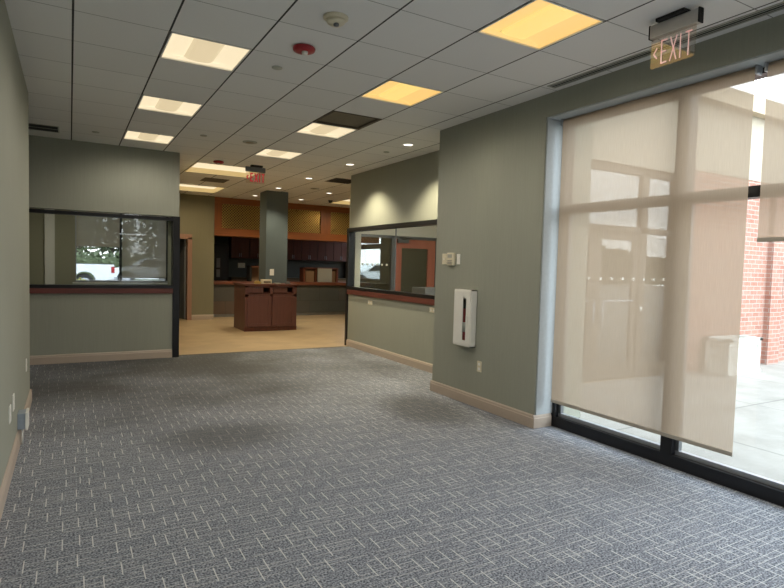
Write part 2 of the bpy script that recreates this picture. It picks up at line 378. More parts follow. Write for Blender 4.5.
# ------------------------------------------------------------------ ceiling (a cell grid, open where the troffers and coves sit)
def cell(x, y): return (math.floor((x-GX)/T), math.floor((y-GY)/T))
TROFF = [(.93, 4.75, 'w'), (.93, 6.6, 'w'), (.93, 8.45, 'w'), (2.79, 2.92, 'y'), (2.79, 4.75, 'y'), (2.79, 6.6, 'w'), (2.79, 8.45, 'w'), (.93, 2.92, 'w'), (2.79, 1.07, 'y'), (.93, 1.07, 'w')]
TROFF += [(5.87, 7.85, 'w'), (.30, 11.5, 'w')]  # unseen fixtures added to brighten the vestibule and the office
TROFF = [t for t in TROFF if t[:2] not in ((.93, 2.92),)]
holes = {cell(a, b) for a, b, _ in TROFF}
COVES = [(1.866, 9.39+.6155, 'a'), (1.866, 12.466+.6155, 'b'), (6.174, 12.466+.6155, 'c')]
def gx(i): return GX+i*T
def gy(j): return GY+j*T
COVE_CELLS = [(3, 11, 2, 2), (3, 16, 2, 2), (10, 16, 2, 2)]
for i, j, a, b in COVE_CELLS:
    for ii in range(a):
        for jj in range(b): holes.add((i+ii, j+jj))
grille_cell = cell(2.79, 5.98); holes.add(grille_cell)
def inside(cx, cy):
    if cx < -.37 and cy < 7.0: return False
    return True
cm = MB()
xs = [-3.2, -2.44] + [gx(i) for i in range(-3, 16)]
for i in range(-6, 16):
    for j in range(-9, 26):
        if (i, j) in holes: continue
        x0, x1, y0, y1 = gx(i), gx(i+1), gy(j), gy(j+1)
        if y1 < 7.0 and x0 < -.5: x0 = max(x0, -.5)
        if y0 < 4: x1 = min(x1, 4.2)
        if x0 >= x1 or y1 < -2.2 or x0 > 8.2 or (x0 > 4.1 and y0 < 5.2): continue
        x1 = min(x1, 8.35)
        cm.box(x0, x1, y0, y1, H, H+.02)
struct('ceiling', cm, 'ceil')
m = MB(); m.box(-3.3, 4.3, -2.4, 5.3, 3.62, 3.75); m.box(-3.3, 1.3, 5.3, 14.1, 3.62, 3.75); m.box(1.3, 8.4, 5.3, 19.3, 3.62, 3.75); struct('roof_deck', m, 'grille')
m = MB(); m.box(2.9, 8.4, 19.15, 19.3, -.1, 3.62); m.box(8.15, 8.35, 5.5, 9.6, -.1, 3.62); m.box(8.15, 8.35, 17.9, 19.3, -.1, 3.62); struct('wall_outer_back', m, 'eifs')

def troffer(ix, iy, kind, label):
    x0, x1, y0, y1 = gx(ix)+.008, gx(ix+1)-.008, gy(iy)+.004, gy(iy+1)-.004
    cx, cy = (x0+x1)/2, (y0+y1)/2
    t = thing('ceiling_light', label, 'ceiling light', (cx, cy, H), 'square recessed ceiling lights with a centre basket')
    d = .032; lens, bask = ('lens_w', 'lens_wb') if kind == 'w' else ('lens_y', 'lens_yb')
    f = MB()
    for a in ((x0, x0+.012, y0, y1), (x1-.012, x1, y0, y1), (x0, x1, y0, y0+.012), (x0, x1, y1-.012, y1)): f.box(a[0], a[1], a[2], a[3], H-.004, H+.012)
    f.build('rim', 'white', t)
    h = MB()   # housing above
    for a in ((x0, x0+.006, y0, y1), (x1-.006, x1, y0, y1), (x0, x1, y0, y0+.006), (x0, x1, y1-.006, y1)): h.box(a[0], a[1], a[2], a[3], H+.01, H+d+.02)
    h.box(x0, x1, y0, y1, H+d+.02, H+d+.03); h.build('housing', 'white', t)
    # curved side reflectors: quarter arcs rising from each long edge to the basket
    for s in (-1, 1):
        r = MB(); n = 8; pts = []
        for k in range(n+1):
            a = k/n*PI/2; pts.append((cx+s*(.288-.175*(1-math.cos(a))), H+.006+d*math.sin(a)))
        for k in range(n):
            (a0, z0), (a1, z1) = pts[k], pts[k+1]
            r.face([(a0, y0+.01, z0), (a1, y0+.01, z1), (a1, y1-.01, z1), (a0, y1-.01, z0)], True)
        r.build('side_reflector', lens, t)
    for s, yy in ((-1, y0+.011), (1, y1-.011)):
        e = MB(); e.face([(x0+.01, yy, H+.006), (x1-.01, yy, H+.006), (x1-.01, yy-s*.02, H+d), (x0+.01, yy-s*.02, H+d)]); e.build('end_plate', lens, t)
    # perforated centre basket, a shallow trough bulging down with rounded ends
    b = MB(); n = 10; m = 12; hw = .118; grid = []
    for j in range(m+1):
        v = -1+2*j/m; hy = .292
        endk = max(0, 1-max(0, abs(v)-.86)/.14)**.5 if abs(v) > .86 else 1
        row = []
        for k in range(n+1):
            u = -1+2*k/n
            row.append((cx+u*hw*(.75+.25*endk), cy+v*hy, H+.004+.026*(1-(1-u*u)**.5*endk*.95)))
        grid.append(row)
    for j in range(m):
        for k in range(n): b.face([grid[j][k], grid[j][k+1], grid[j+1][k+1], grid[j+1][k]], True)
    b.build('basket', bask, t)
    return t
LIGHTS = []
tl = {(.93, 4.75): 'square recessed ceiling light nearest of the pale row beside the left wall',
      (.93, 6.6): 'square recessed ceiling light in the middle of the pale row beside the left wall',
      (.93, 8.45): 'square recessed ceiling light just in front of the wall above the office window',
      (2.79, 2.92): 'large-looking amber recessed ceiling light cut by the top edge, before the clear exit sign',
      (2.79, 4.75): 'amber square recessed ceiling light two tiles in front of the dark return grille',
      (2.79, 6.6): 'square recessed ceiling light touching the dark return air grille',
      (2.79, 8.45): 'square recessed ceiling light between the return grille and the far hanging exit sign',
      (2.79, 1.07): 'amber square recessed ceiling light overhead, behind the viewer, beside the window shades',
      (5.87, 7.85): 'added square ceiling light to brighten the entry vestibule, unseen behind the alcove wall',
      (.30, 11.5): 'added unseen square light to brighten the office behind the dark-framed window',
      (.93, 1.07): 'pale square recessed ceiling light overhead, behind the viewer, near the left wall'}
for a, b, k in TROFF:
    ci = cell(a, b); troffer(ci[0], ci[1], k, tl[(a, b)])
    LIGHTS.append((gx(ci[0])+T/2, gy(ci[1])+T/2, k))
# luminous coves (square recesses with a sloped rim and a glowing panel)
cl = ['large luminous ceiling recess before the far hanging exit sign, nearest of the big ones',
      'large luminous ceiling recess over the plain olive wall with the doorway',
      'large luminous ceiling recess over the lattice panels at the far right']
for (i, j, a, b), lb in zip(COVE_CELLS, cl):
    x0, x1, y0, y1 = gx(i), gx(i+a), gy(j), gy(j+b); cx, cy = (x0+x1)/2, (y0+y1)/2
    t = thing('ceiling_light', lb, 'ceiling light', (cx, cy, H), 'large luminous ceiling recesses')
    r = MB(); q = .03; zt = H+.09
    r.face([(x0, y0, H), (x0, y1, H), (x0+q, y1-q, zt), (x0+q, y0+q, zt)]); r.face([(x1, y0, H), (x1, y1, H), (x1-q, y1-q, zt), (x1-q, y0+q, zt)])
    r.face([(x0, y0, H), (x1, y0, H), (x1-q, y0+q, zt), (x0+q, y0+q, zt)]); r.face([(x0, y1, H), (x1, y1, H), (x1-q, y1-q, zt), (x0+q, y1-q, zt)])
    r.build('recess_sides', emis('cove_side_%d' % i, (1, .66, .22), .36), t)
    box(x0+q, x1-q, y0+q, y1-q, zt, zt+.01).build('glowing_panel', 'lens_w', t)
    f = MB()
    for c in ((x0-.0, x0+.02, y0, y1), (x1-.02, x1, y0, y1), (x0, x1, y0, y0+.02), (x0, x1, y1-.02, y1)): f.box(c[0], c[1], c[2], c[3], H-.006, H+.004)
    f.build('rim', 'cream', t)
    LIGHTS.append((cx, cy, 'c'))

# ------------------------------------------------------------------ walls of the front room
WX = 3.93
struct('wall_left', box(-.55, -.37, -2.2, 7.0, 0, 3.62), 'wall')
struct('wall_left_return', box(-3.2, -.55, 6.8, 7.0, 0, 3.62), 'wall')
struct('wall_left_recess', box(-3.35, -3.2, 6.8, 19.2, 0, 3.62), 'wall')
w = MB(); w.box(-.6, 1.35, -2.4, -2.2, 0, 3.62); w.box(2.6, 4.3, -2.4, -2.2, 0, 3.62); w.box(1.35, 2.6, -2.4, -2.2, 2.45, 3.62); struct('wall_behind', w, 'wall')
r = sroot('window_5')
m = MB(); m.box(1.35, 2.6, -2.34, -2.24, -.005, .1); m.box(1.35, 2.6, -2.34, -2.24, 2.39, 2.45); m.box(1.35, 1.42, -2.34, -2.24, .1, 2.39); m.box(2.53, 2.6, -2.34, -2.24, .1, 2.39)
m.build('window_frame', 'black', r); box(1.42, 2.53, -2.3, -2.292, .1, 2.39).build('window_glass', 'glass_t', r)
struct('wall_right', box(WX, 4.58, 3.97, 5.75, 0, 4.5), 'wall')
w = MB(); w.box(WX, 4.3, -2.4, 3.97, 3.0, 4.5); w.box(WX, 4.3, -2.4, -1.9, 0, 3.0)
struct('wall_right_header', w, 'wall')
# alcove wall with its interior window
AX = 4.58
w = MB(); w.box(AX, AX+.12, 5.75, 9.6, 0, 1.02); w.box(AX, AX+.12, 5.75, 9.6, 2.22, 3.62); w.box(AX, AX+.12, 5.75, 6.6, 1.02, 2.22)
struct('wall_right_alcove', w, 'wall')
# office wall with its interior window
w = MB(); w.box(-3.2, 1.40, 9.35, 9.5, 0, 1.02); w.box(-3.2, 1.49, 9.35, 9.5, 2.22, 3.62); w.box(-3.2, -1.6, 9.35, 9.5, 1.02, 2.22)
struct('wall_back_office', w, 'wall')

def baseboard(name, x0, x1, y0, y1, face):
    """base with a stepped, sloping cap; face = side that looks into the room"""
    m = MB(); prof = [(0, 0), (.018, 0), (.018, .095), (.014, .10), (.012, .118), (.004, .13), (0, .13)]
    if face in '-x+x' and face in ('-x', '+x'):
        s = -1 if face == '-x' else 1
        m.prism([(x0+s*p, q) for p, q in prof], 'y', y0, y1)
    else:
        s = -1 if face == '-y' else 1
        m.prism([(y0+s*p, q) for p, q in prof], 'x', x0, x1)
    return struct(name, m, 'base')
baseboard('baseboard_left', -.37, 0, -2.2, 7.0, '+x')
baseboard('baseboard_left_end', -3.2, -.352, 7.0, 0, '+y')
baseboard('baseboard_right', WX, 0, 3.97, 5.75, '-x')
baseboard('baseboard_right_return', WX-.018, 4.15, 3.97, 0, '-y')
baseboard('baseboard_right_step', WX-.018, AX, 5.75, 0, '+y')
baseboard('baseboard_alcove', AX, 0, 5.76, 9.6, '-x')
baseboard('baseboard_office', -3.2, 1.40, 9.35, 0, '-y')
struct('trim_1', box(1.5, 4.6, 9.485, 9.515, -.005, .004), 'grille')

# office interior window: black frame, red sill, glass
def iwin_x(name, x0, x1, y, z0, z1, mulls, jamb_x, sillmat):
    r = sroot(name)
    m = MB(); m.box(x0, x1, y-.02, y+.1, z1-.05, z1); m.box(x0, x1, y-.02, y+.1, z0, z0+.05)
    m.build('window_frame', 'black', r)
    for q in mulls: box(q-.006, q+.006, y+.02, y+.06, z0+.05, z1-.05).build('window_mullion', 'black', r)
    box(x0, x1, y+.035, y+.043, z0+.05, z1-.05).build('window_glass', 'glass_i', r)
    box(x0, x1, y-.035, y+.1, z0-.075, z0-.001).build('window_sill', sillmat, r)
    return r
r = iwin_x('window_1', -1.6, 1.40, 9.35, 1.09, 2.20, (), None, 'rubrail')
struct('trim_2', box(1.40, 1.50, 9.33, 9.52, 0, 2.22), 'black')
r = sroot('window_2')
m = MB(); m.box(AX-.02, AX+.1, 6.6, 9.6, 2.16, 2.23); m.box(AX-.02, AX+.1, 6.6, 9.6, 1.075, 1.13); m.box(AX-.02, AX+.1, 6.6, 6.64, 1.13, 2.16)
m.build('window_frame', 'black', r)
box(AX+.035, AX+.043, 6.64, 9.6, 1.13, 2.16).build('window_glass', 'glass_i', r)
box(AX+.03, AX+.048, 7.93, 7.94, 1.13, 2.16).build('window_mullion', 'alu_d', r)
box(AX-.03, AX+.1, 6.6, 9.6, .99, 1.074).build('window_sill', 'rubrail_y', r)
struct('trim_3', box(AX-.02, AX+.12, 9.6, 9.68, 0, 2.23), 'black')

# ------------------------------------------------------------------ the big window
r = sroot('window_3')
X0, X1 = 4.16, 4.27
m = MB(); m.box(X0, X1, -1.9, 3.97, -.005, .10); m.build('window_sill', 'black', r)
m = MB(); m.box(X0, X1, -1.9, 3.97, 2.10, 2.18); m.build('window_transom', 'black', r)
m = MB(); m.box(X0, X1, -1.9, 3.97, 2.95, 3.0); m.box(X0, X1, 3.92, 3.97, .1, 2.95); m.box(X0, X1, -1.9, -1.85, .1, 2.95); m.build('window_frame', 'black', r)
for k in range(4):
    y = 2.73-k*1.22; box(X0, X1, y-.05, y+.05, .10, 2.95).build('window_mullion', 'black', r)
b = MB(); vb = MB()
ys = [3.92, 2.78, 2.68, 1.56, 1.46, .34, .24, -.88, -.98, -1.85]
for k in range(0, 10, 2):
    ya, yb = ys[k], ys[k+1]
    b.box(X0+.045, X0+.085, yb, ya, .10, .135); vb.box(X0+.045, X0+.085, yb, yb+.03, .135, 2.1); vb.box(X0+.045, X0+.085, ya-.03, ya, .135, 2.1)
b.build('glazing_bead', 'alu', r); vb.build('glazing_bead', 'alu_d', r)
box(X0+.06, X0+.068, -1.85, 3.92, .11, 2.10).build('window_glass', 'glass', r)
box(X0+.06, X0+.068, -1.85, 3.92, 2.18, 2.95).build('window_glass', 'glass', r)

# reveal lining, its pale blue painting daylight onto the window opening
m = MB(); m.box(WX+.012, 4.16, 3.958, 3.97, .13, 3.0); m.box(WX+.012, 4.16, -1.9, 3.97, 2.99, 3.0); struct('trim_6', m, 'reveal')
def shade(y0, y1, zb, x, label, grp='beige roller shades over the big window', mat='shade', zt=2.965):
    t = thing('roller_shade', label, 'roller shade', (x, (y0+y1)/2, zt), grp)
    MB().cyl((x+.028, 0, zt), .026, y0, y1, 'y', 16).build('roller_tube', mat, t)
    f = MB(); f.face([(x, y0, zb+.025), (x, y1, zb+.025), (x, y1, zt), (x, y0, zt)]); f.build('fabric', mat, t)
    box(x-.006, x+.006, y0, y1, zb, zb+.03).build('hem_bar', 'shadebar', t)
    for yy in (y0-.015, y1+.003):
        m = MB(); m.box(x-.01, x+.06, yy, yy+.012, zt-.035, 3.0 if zt > 2.9 else zt+.04); m.cyl((x+.028, 0, zt), .03, yy-.004, yy+.016, 'y', 14); m.build('bracket', 'alu', t)
    return t
shade(2.17, 3.90, .26, 4.08, 'long beige roller shade drawn down almost to the sill of the big window')
shade(.42, 2.09, 1.78, 4.08, 'beige roller shade drawn only part way, cut by the right edge of the view')
shade(-1.33, .35, 2.3, 4.08, 'beige roller shade rolled mostly up beside the viewer')

# ------------------------------------------------------------------ things on the walls
def plate(name, label, cat, loc, axis, w=.07, h=.115, grp=None, mat='cream', slots=True):
    """cover plate on a wall. axis '-x','+x','-y' = direction it faces"""
    t = thing(name, label, cat, loc, grp); x, y, z = loc
    def bx(u0, u1, v0, v1, d0, d1):
        if axis == '-x': return box(x-d1, x-d0, y+u0, y+u1, z+v0, z+v1)
        if axis == '+x': return box(x+d0, x+d1, y+u0, y+u1, z+v0, z+v1)
        return box(x+u0, x+u1, y-d1, y-d0, z+v0, z+v1)
    bx(-w/2, w/2, -h/2, h/2, 0, .007).build('cover_plate', mat, t, .002)
    if slots == 'h':
        for s in (-1, 1): bx(s*w*.25-.016, s*w*.25+.016, -.014, .014, .006, .010).build('socket', 'white', t)
    elif slots == 'toggle': bx(-.005, .005, -.012, .012, .006, .016).build('toggle', 'white', t)
    elif slots:
        for s in (-1, 1): bx(-.016, .016, s*.026-.014, s*.026+.014, .006, .010).build('socket', 'white', t)
    return t
plate('wall_outlet', 'white outlet low on the grey-green wall below the fire extinguisher cabinet', 'outlet', (WX, 4.83, .46), '-x', .075, .12)
plate('wall_outlet', 'cream sideways outlet under the interior window, beside the black jamb end', 'outlet', (AX, 8.7, .885), '-x', .16, .07, None, 'cream', 'h')
plate('wall_outlet', 'cream sideways outlet under the interior window, beside the projecting wall corner', 'outlet', (AX, 6.74, .915), '-x', .16, .07, None, 'cream', 'h')
plate('wall_outlet', 'white outlet on the left wall, nearest of the pair above the metal floor box', 'outlet', (-.37, 4.70, .43), '+x', .10, .12, None, 'white')
plate('wall_outlet', 'white outlet on the left wall, farther of the pair above the metal floor box', 'outlet', (-.37, 4.98, .45), '+x', .10, .12, None, 'white')
plate('wall_outlet', 'small white outlet near the outer end of the left wall', 'outlet', (-.37, 6.39, .49), '+x', .07, .12, None, 'white')
plate('wall_outlet', 'white outlet on the front of the dark pillar just over the kiosk', 'outlet', (4.13, 12.87, 1.31), '-y', .10, .15, None, 'white')
plate('wall_switch', 'narrow white switch plate left of the thermostat on the grey-green wall', 'switch', (WX, 5.565, 1.645), '-x', .085, .13, None, 'cream', 'toggle')
plate('wall_switch', 'narrow white switch plate right of the thermostat on the grey-green wall', 'switch', (WX, 5.28, 1.645), '-x', .06, .12, None, 'white', 'toggle')
t = thing('thermostat', 'cream square thermostat box between two switch plates', 'thermostat', (WX, 5.40, 1.645))
box(WX-.04, WX, 5.34, 5.47, 1.57, 1.72).build('housing', 'cream', t, .008)
m = MB(); [m.box(WX-.043, WX-.039, 5.36, 5.45, 1.585+k*.018, 1.592+k*.018) for k in range(3)]; m.build('vent_slot', 'grey', t)
box(WX-.043, WX-.039, 5.365, 5.445, 1.66, 1.70).build('display', 'palegrey', t)
# surface box on left baseboard
t = thing('junction_box', 'blue-grey metal surface box low on the left wall below two outlets', 'electrical box', (-.30, 5.4, .22))
box(-.37, -.315, 5.36, 5.52, .135, .265).build('box_body', 'bluebox', t, .004)
box(-.316, -.298, 5.35, 5.53, .128, .272).build('box_cover', 'white', t, .003)
m = MB(); m.tube([(-.34, 5.40, .137), (-.34, 5.40, .004)], .008); m.build('conduit', 'white', t)
# fire extinguisher cabinet
t = thing('extinguisher_cabinet', 'white surface-mounted fire extinguisher cabinet with a narrow glazed slot', 'cabinet', (WX, 5.08, .98))
ya, yb, za, zb, xd = 4.915, 5.235, .66, 1.30, WX-.075
m = MB(); m.box(xd, WX, ya, ya+.012, za, zb); m.box(xd, WX, yb-.012, yb, za, zb); m.box(xd, WX, ya, yb, zb-.012, zb); m.box(xd, WX, ya, yb, za, za+.012); m.box(WX-.006, WX, ya, yb, za, zb)
m.build('cabinet_body', 'white', t)
m = MB(); xf = xd-.012; s0, s1 = 5.0, 5.062
m.box(xf, xd, ya+.01, s0, za+.012, zb-.012); m.box(xf, xd, s1, yb-.01, za+.012, zb-.012); m.box(xf, xd, s0, s1, zb-.09, zb-.012); m.box(xf, xd, s0, s1, za+.012, za+.07)
dr = m.build('cabinet_door', 'white', t, .002)
m = MB()
for a in ((ya+.035, ya+.04, za+.035, zb-.035), (yb-.04, yb-.035, za+.035, zb-.035)): m.box(xf-.003, xf, a[0], a[1], a[2], a[3])
m.box(xf-.003, xf, ya+.035, yb-.035, za+.035, za+.04); m.box(xf-.003, xf, ya+.035, yb-.035, zb-.04, zb-.035); m.build('raised_border', 'white', t)
box(xd-.006, xd-.003, s0, s1, za+.07, zb-.09).build('door_pane', 'glass', t)
box(xf-.018, xf, 4.965, 4.98, .93, 1.02).build('pull_handle', 'white', t, .003)
t = thing('fire_extinguisher', 'red fire extinguisher with black valve inside the white wall cabinet', 'fire extinguisher', (WX-.037, 5.09, .672))
cx, cy = WX-.037, 5.09
MB().lathe([(.028, .672), (.031, .68), (.031, 1.0), (.028, 1.04), (.018, 1.075), (.012, 1.09)], (cx, cy, 0), 'z', 20).build('cylinder_body', 'red', t)
MB().lathe([(.0315, .82), (.0315, .93)], (cx, cy, 0), 'z', 20).build('body_label', 'ext_label', t)
m = MB(); m.box(cx-.018, cx+.018, cy-.022, cy+.022, 1.085, 1.19); m.box(cx-.012, cx+.012, cy-.012, cy+.055, 1.13, 1.145); m.box(cx-.012, cx+.012, cy-.012, cy+.045, 1.165, 1.18); m.build('valve', 'blackm', t)
MB().tube([(cx, cy-.02, 1.11), (cx, cy-.045, 1.08), (cx, cy-.05, .95), (cx, cy-.045, .78)], .008).build('hose', 'blackm', t)

# ------------------------------------------------------------------ things on the ceiling
t = thing('smoke_detector', 'round cream smoke detector on the ceiling before the red strobe alarm', 'smoke detector', (1.56, 3.57, H))
MB().lathe([(.085, 0), (.085, -.012), (.07, -.022)], (1.56, 3.57, H)).build('base_ring', 'cream', t)
MB().lathe([(.066, -.020), (.06, -.04), (.035, -.055), (0.0001, -.058)], (1.56, 3.57, H)).build('sensor_dome', 'cream', t)
MB().lathe([(.02, -.05), (.018, -.066), (.0001, -.068)], (1.555, 3.55, H)).build('sensor_eye', 'grey', t)
def strobe(x, y, lb):
    t = thing('strobe_alarm', lb, 'fire alarm', (x, y, H))
    MB().lathe([(.075, 0), (.088, -.012), (.082, -.03), (.05, -.042), (.0001, -.044)], (x, y, H)).build('alarm_housing', 'red', t)
    MB().lathe([(.026, -.04), (.022, -.062), (.0001, -.066)], (x, y-.02, H), n=12).build('strobe_lens', 'white', t)
    return t
strobe(1.57, 4.19, 'round red ceiling strobe alarm beside the smoke detector')
strobe(2.16, 9.69, 'small red ceiling strobe alarm at the far edge of the carpet room')
SPR = [((1.54, 4.75), 'flat round sprinkler cover plate just beyond the near red strobe alarm'), ((1.55, 7.85), 'flat round sprinkler cover plate between the two far pairs of ceiling lights'),
       ((4.04, 7.29), 'flat round sprinkler cover plate between downlights before the alcove wall'), ((.3, 8.54), 'small sprinkler cover plate near the slot vent over the office wall')]
p = None
for (x, y), lb in SPR:
    if p is None:
        p = tag(MB().lathe([(.045, 0), (.045, -.006), (.036, -.01), (.0001, -.01)], (0, 0, 0), n=20).build('sprinkler_cover', 'palegrey'), lb, 'sprinkler cover', 'round sprinkler cover plates'); p.location = (x, y, H)
    else:
        q = p.copy(); C.objects.link(q); q.location = (x, y, H); q['label'] = lb
for (x, y, r_), lb in (((2.18, 7.87, .10), 'round flush ceiling speaker left of the lit troffers before the far exit sign'), ((4.74, 11.79, .10), 'round flush ceiling speaker over the tiled hall between downlights')):
    t = thing('ceiling_speaker', lb, 'speaker', (x, y, H))
    MB().lathe([(r_, 0), (r_, -.008), (r_*.9, -.01)], (x, y, H)).build('speaker_rim', 'palegrey', t)
    MB().lathe([(r_*.88, -.009), (.0001, -.012)], (x, y, H)).build('speaker_grille', 'grille2', t)
t = thing('dome_camera', 'small black dome camera on the ceiling beside the far right luminous recess', 'camera', (5.95, 13.7, H))
MB().lathe([(.06, 0), (.06, -.02)], (5.95, 13.7, H)).build('camera_base', 'blackm', t); MB().lathe([(.05, -.02), (.042, -.06), (.0001, -.075)], (5.95, 13.7, H)).build('camera_dome', 'black', t)
# recessed downlights
DL = [((4.03, 6.66), 'round recessed downlight nearest, over the alcove beside the projecting wall'), ((4.05, 8.55), 'round recessed downlight second of the row, over the far end of the alcove'),
      ((4.07, 10.45), 'round recessed downlight over the edge of the tiled hall, third of its row'), ((4.06, 12.28), 'round recessed downlight right over the kiosk in front of the pillar'),
      ((5.3, 12.3), 'round recessed downlight right of the ceiling speaker in the tiled hall'), ((5.27, 14.07), 'round recessed downlight before the lattice panels right of the pillar'),
      ((4.05, 14.08), 'round recessed downlight behind and left of the pillar')]
p = None
for (x, y), lb in DL:
    if p is None:
        p = thing('downlight', lb, 'downlight', (x, y, H), 'round recessed downlights')
        MB().lathe([(.085, 0), (.085, -.006), (.068, -.008), (.062, .004)], (x, y, H)).build('trim_ring', 'white', p)
        MB().lathe([(.064, -.004), (.05, -.006), (.0001, -.007)], (x, y, H)).build('lamp_lens', 'dl', p)
    else: dup(p, (x, y, H), lb)
# return-air grille in its own tile
ix, iy = grille_cell; x0, x1, y0, y1 = gx(ix)+.01, gx(ix+1)-.01, gy(iy)+.01, gy(iy+1)-.01
t = thing('return_grille', 'dark square return air grille in the ceiling before a lit troffer', 'air grille', ((x0+x1)/2, (y0+y1)/2, H))
f = MB()
for a in ((x0, x0+.02, y0, y1), (x1-.02, x1, y0, y1), (x0, x1, y0, y0+.02), (x0, x1, y1-.02, y1)): f.box(*a, H-.004, H+.02)
f.build('grille_frame', 'grille', t)
f = MB()
for k in range(1, 24):
    xx = x0+k*(x1-x0)/24; f.box(xx-.002, xx+.002, y0+.02, y1-.02, H+.022, H+.034)
    yy = y0+k*(y1-y0)/24; f.box(x0+.02, x1-.02, yy-.002, yy+.002, H+.022, H+.034)
f.build('grille_core', 'grille2', t)
m = MB(); m.box(x0, x1, y0, y1, H+.045, H+.11)
for a in ((x0, x0+.005, y0, y1), (x1-.005, x1, y0, y1), (x0, x1, y0, y0+.005), (x0, x1, y1-.005, y1)): m.box(*a, H+.02, H+.10)
m.build('plenum_box', 'grille2', t)
def vent(x0, x1, y0, y1, lb, nsl, along='x', mat='blackm', rim='palegrey'):
    t = thing('ceiling_vent', lb, 'air vent', ((x0+x1)/2, (y0+y1)/2, H))
    f = MB()
    for a in ((x0, x0+.015, y0, y1), (x1-.015, x1, y0, y1), (x0, x1, y0, y0+.015), (x0, x1, y1-.015, y1)): f.box(*a, H-.006, H+.001)
    f.build('vent_rim', rim, t); box(x0+.01, x1-.01, y0+.01, y1-.01, H-.003, H-.001).build('vent_opening', mat, t)
    s = MB()
    for k in range(1, nsl):
        if along == 'x': yy = y0+k*(y1-y0)/nsl; s.box(x0+.01, x1-.01, yy-.003, yy+.003, H-.006, H-.0025)
        else: xx = x0+k*(x1-x0)/nsl; s.box(xx-.003, xx+.003, y0+.01, y1-.01, H-.006, H-.0025)
    s.build('vent_vane', rim, t); return t
vent(-.56, -.12, 8.5, 8.90, 'black rectangular slot vent in the ceiling over the left recess', 2, 'x', 'blackm', 'palegrey')
vent(4.47, 5.0, 10.05, 10.62, 'dark square ceiling vent at the end of the alcove wall', 5, 'x', 'blackm', 'grille')
vent(2.36, 2.85, 11.75, 12.3, 'brown square ceiling vent between the two big luminous recesses', 5, 'x', 'grille', 'grille')
vent(3.75, 3.85, -1.5, 3.80, 'long narrow slot diffuser in the ceiling along the window wall', 3, 'y', 'blackm', 'palegrey')

# exit signs -------------------------------------------------------
def letters(h, mat, put, parent, sw=.012):
    """E X I T as four meshes; put(u0,v0,u1,v1) -> four corner points on the panel plane"""
    def poly(segs):
        m = MB()
        for (u0, v0, u1, v1) in segs:
            du, dv = u1-u0, v1-v0; l = math.hypot(du, dv); nx, ny = -dv/l*sw/2, du/l*sw/2
            m.face([put(u0+nx, v0+ny), put(u1+nx, v1+ny), put(u1-nx, v1-ny), put(u0-nx, v0-ny)])
        return m
    w = h*.36; e = sw/2
    L_ = {'E': [(e, 0, e, h), (0, e, w, e), (0, h/2, w*.85, h/2), (0, h-e, w, h-e)], 'X': [(0, 0, w, h), (0, h, w, 0)], 'I': [(w/2, 0, w/2, h)], 'T': [(w/2, 0, w/2, h), (0, h-e, w, h-e)]}
    off = 0
    for ch in 'EXIT':
        ww = .35*w if ch == 'I' else w; sh = -w/2+e if ch == 'I' else 0
        poly([(a+off+sh, b, c+off+sh, d) for a, b, c, d in L_[ch]]).build('sign_letter', mat, parent)
        off += ww + h*.17
    poly([(-h*.42, h/2, -h*.22, h*.72), (-h*.42, h/2, -h*.22, h*.28)]).build('direction_chevron', mat, parent)
# sign 1 along Y, read from -x
ex = 3.38
t = thing('exit_sign', 'clear acrylic exit sign with aluminium bar hanging near the window shades', 'exit sign', (ex, 2.31, H), 'hanging clear exit signs')
box(ex-.05, ex+.05, 2.22, 2.42, H-.022, H).build('canopy_plate', 'blackm', t, .004)
m = MB(); m.prism([(ex-.022, 3.105), (ex+.022, 3.105), (ex+.022, 3.188), (ex+.014, 3.194), (ex-.014, 3.194), (ex-.022, 3.188)], 'y', 2.145, 2.475); m.build('light_bar', 'bar', t)
for ya_, yb_ in ((2.135, 2.145), (2.475, 2.485)): box(ex-.024, ex+.024, ya_, yb_, 3.103, 3.195).build('bar_end_cap', 'blackm', t, .003)
pts = [(2.165, 3.105), (2.165, 2.925), (2.18, 2.91), (2.465, 2.91), (2.475, 2.92), (2.475, 3.105)]
MB().prism(pts, 'x', ex-.003, ex+.003).build('acrylic_panel', 'acryl', t)
letters(.155, 'exitpink', lambda u, v: (ex-.0045, 2.40-u*.8, 2.925+v), t, .011)
e0 = 9.7
t = thing('exit_sign', 'red-lettered exit sign hanging over the threshold to the tiled hall', 'exit sign', (2.79, e0, H), 'hanging clear exit signs')
box(2.71, 2.91, e0-.04, e0+.04, H-.03, H).build('canopy_plate', 'blackm', t, .004)
box(2.62, 2.96, e0-.022, e0+.022, 3.10, 3.18).build('light_bar', 'grey', t)
box(2.625, 2.955, e0-.003, e0+.003, 2.905, 3.10).build('acrylic_panel', 'acryl', t)
letters(.15, 'exitred', lambda u, v: (2.70+u*.98, e0-.0045, 2.93+v), t, .022)

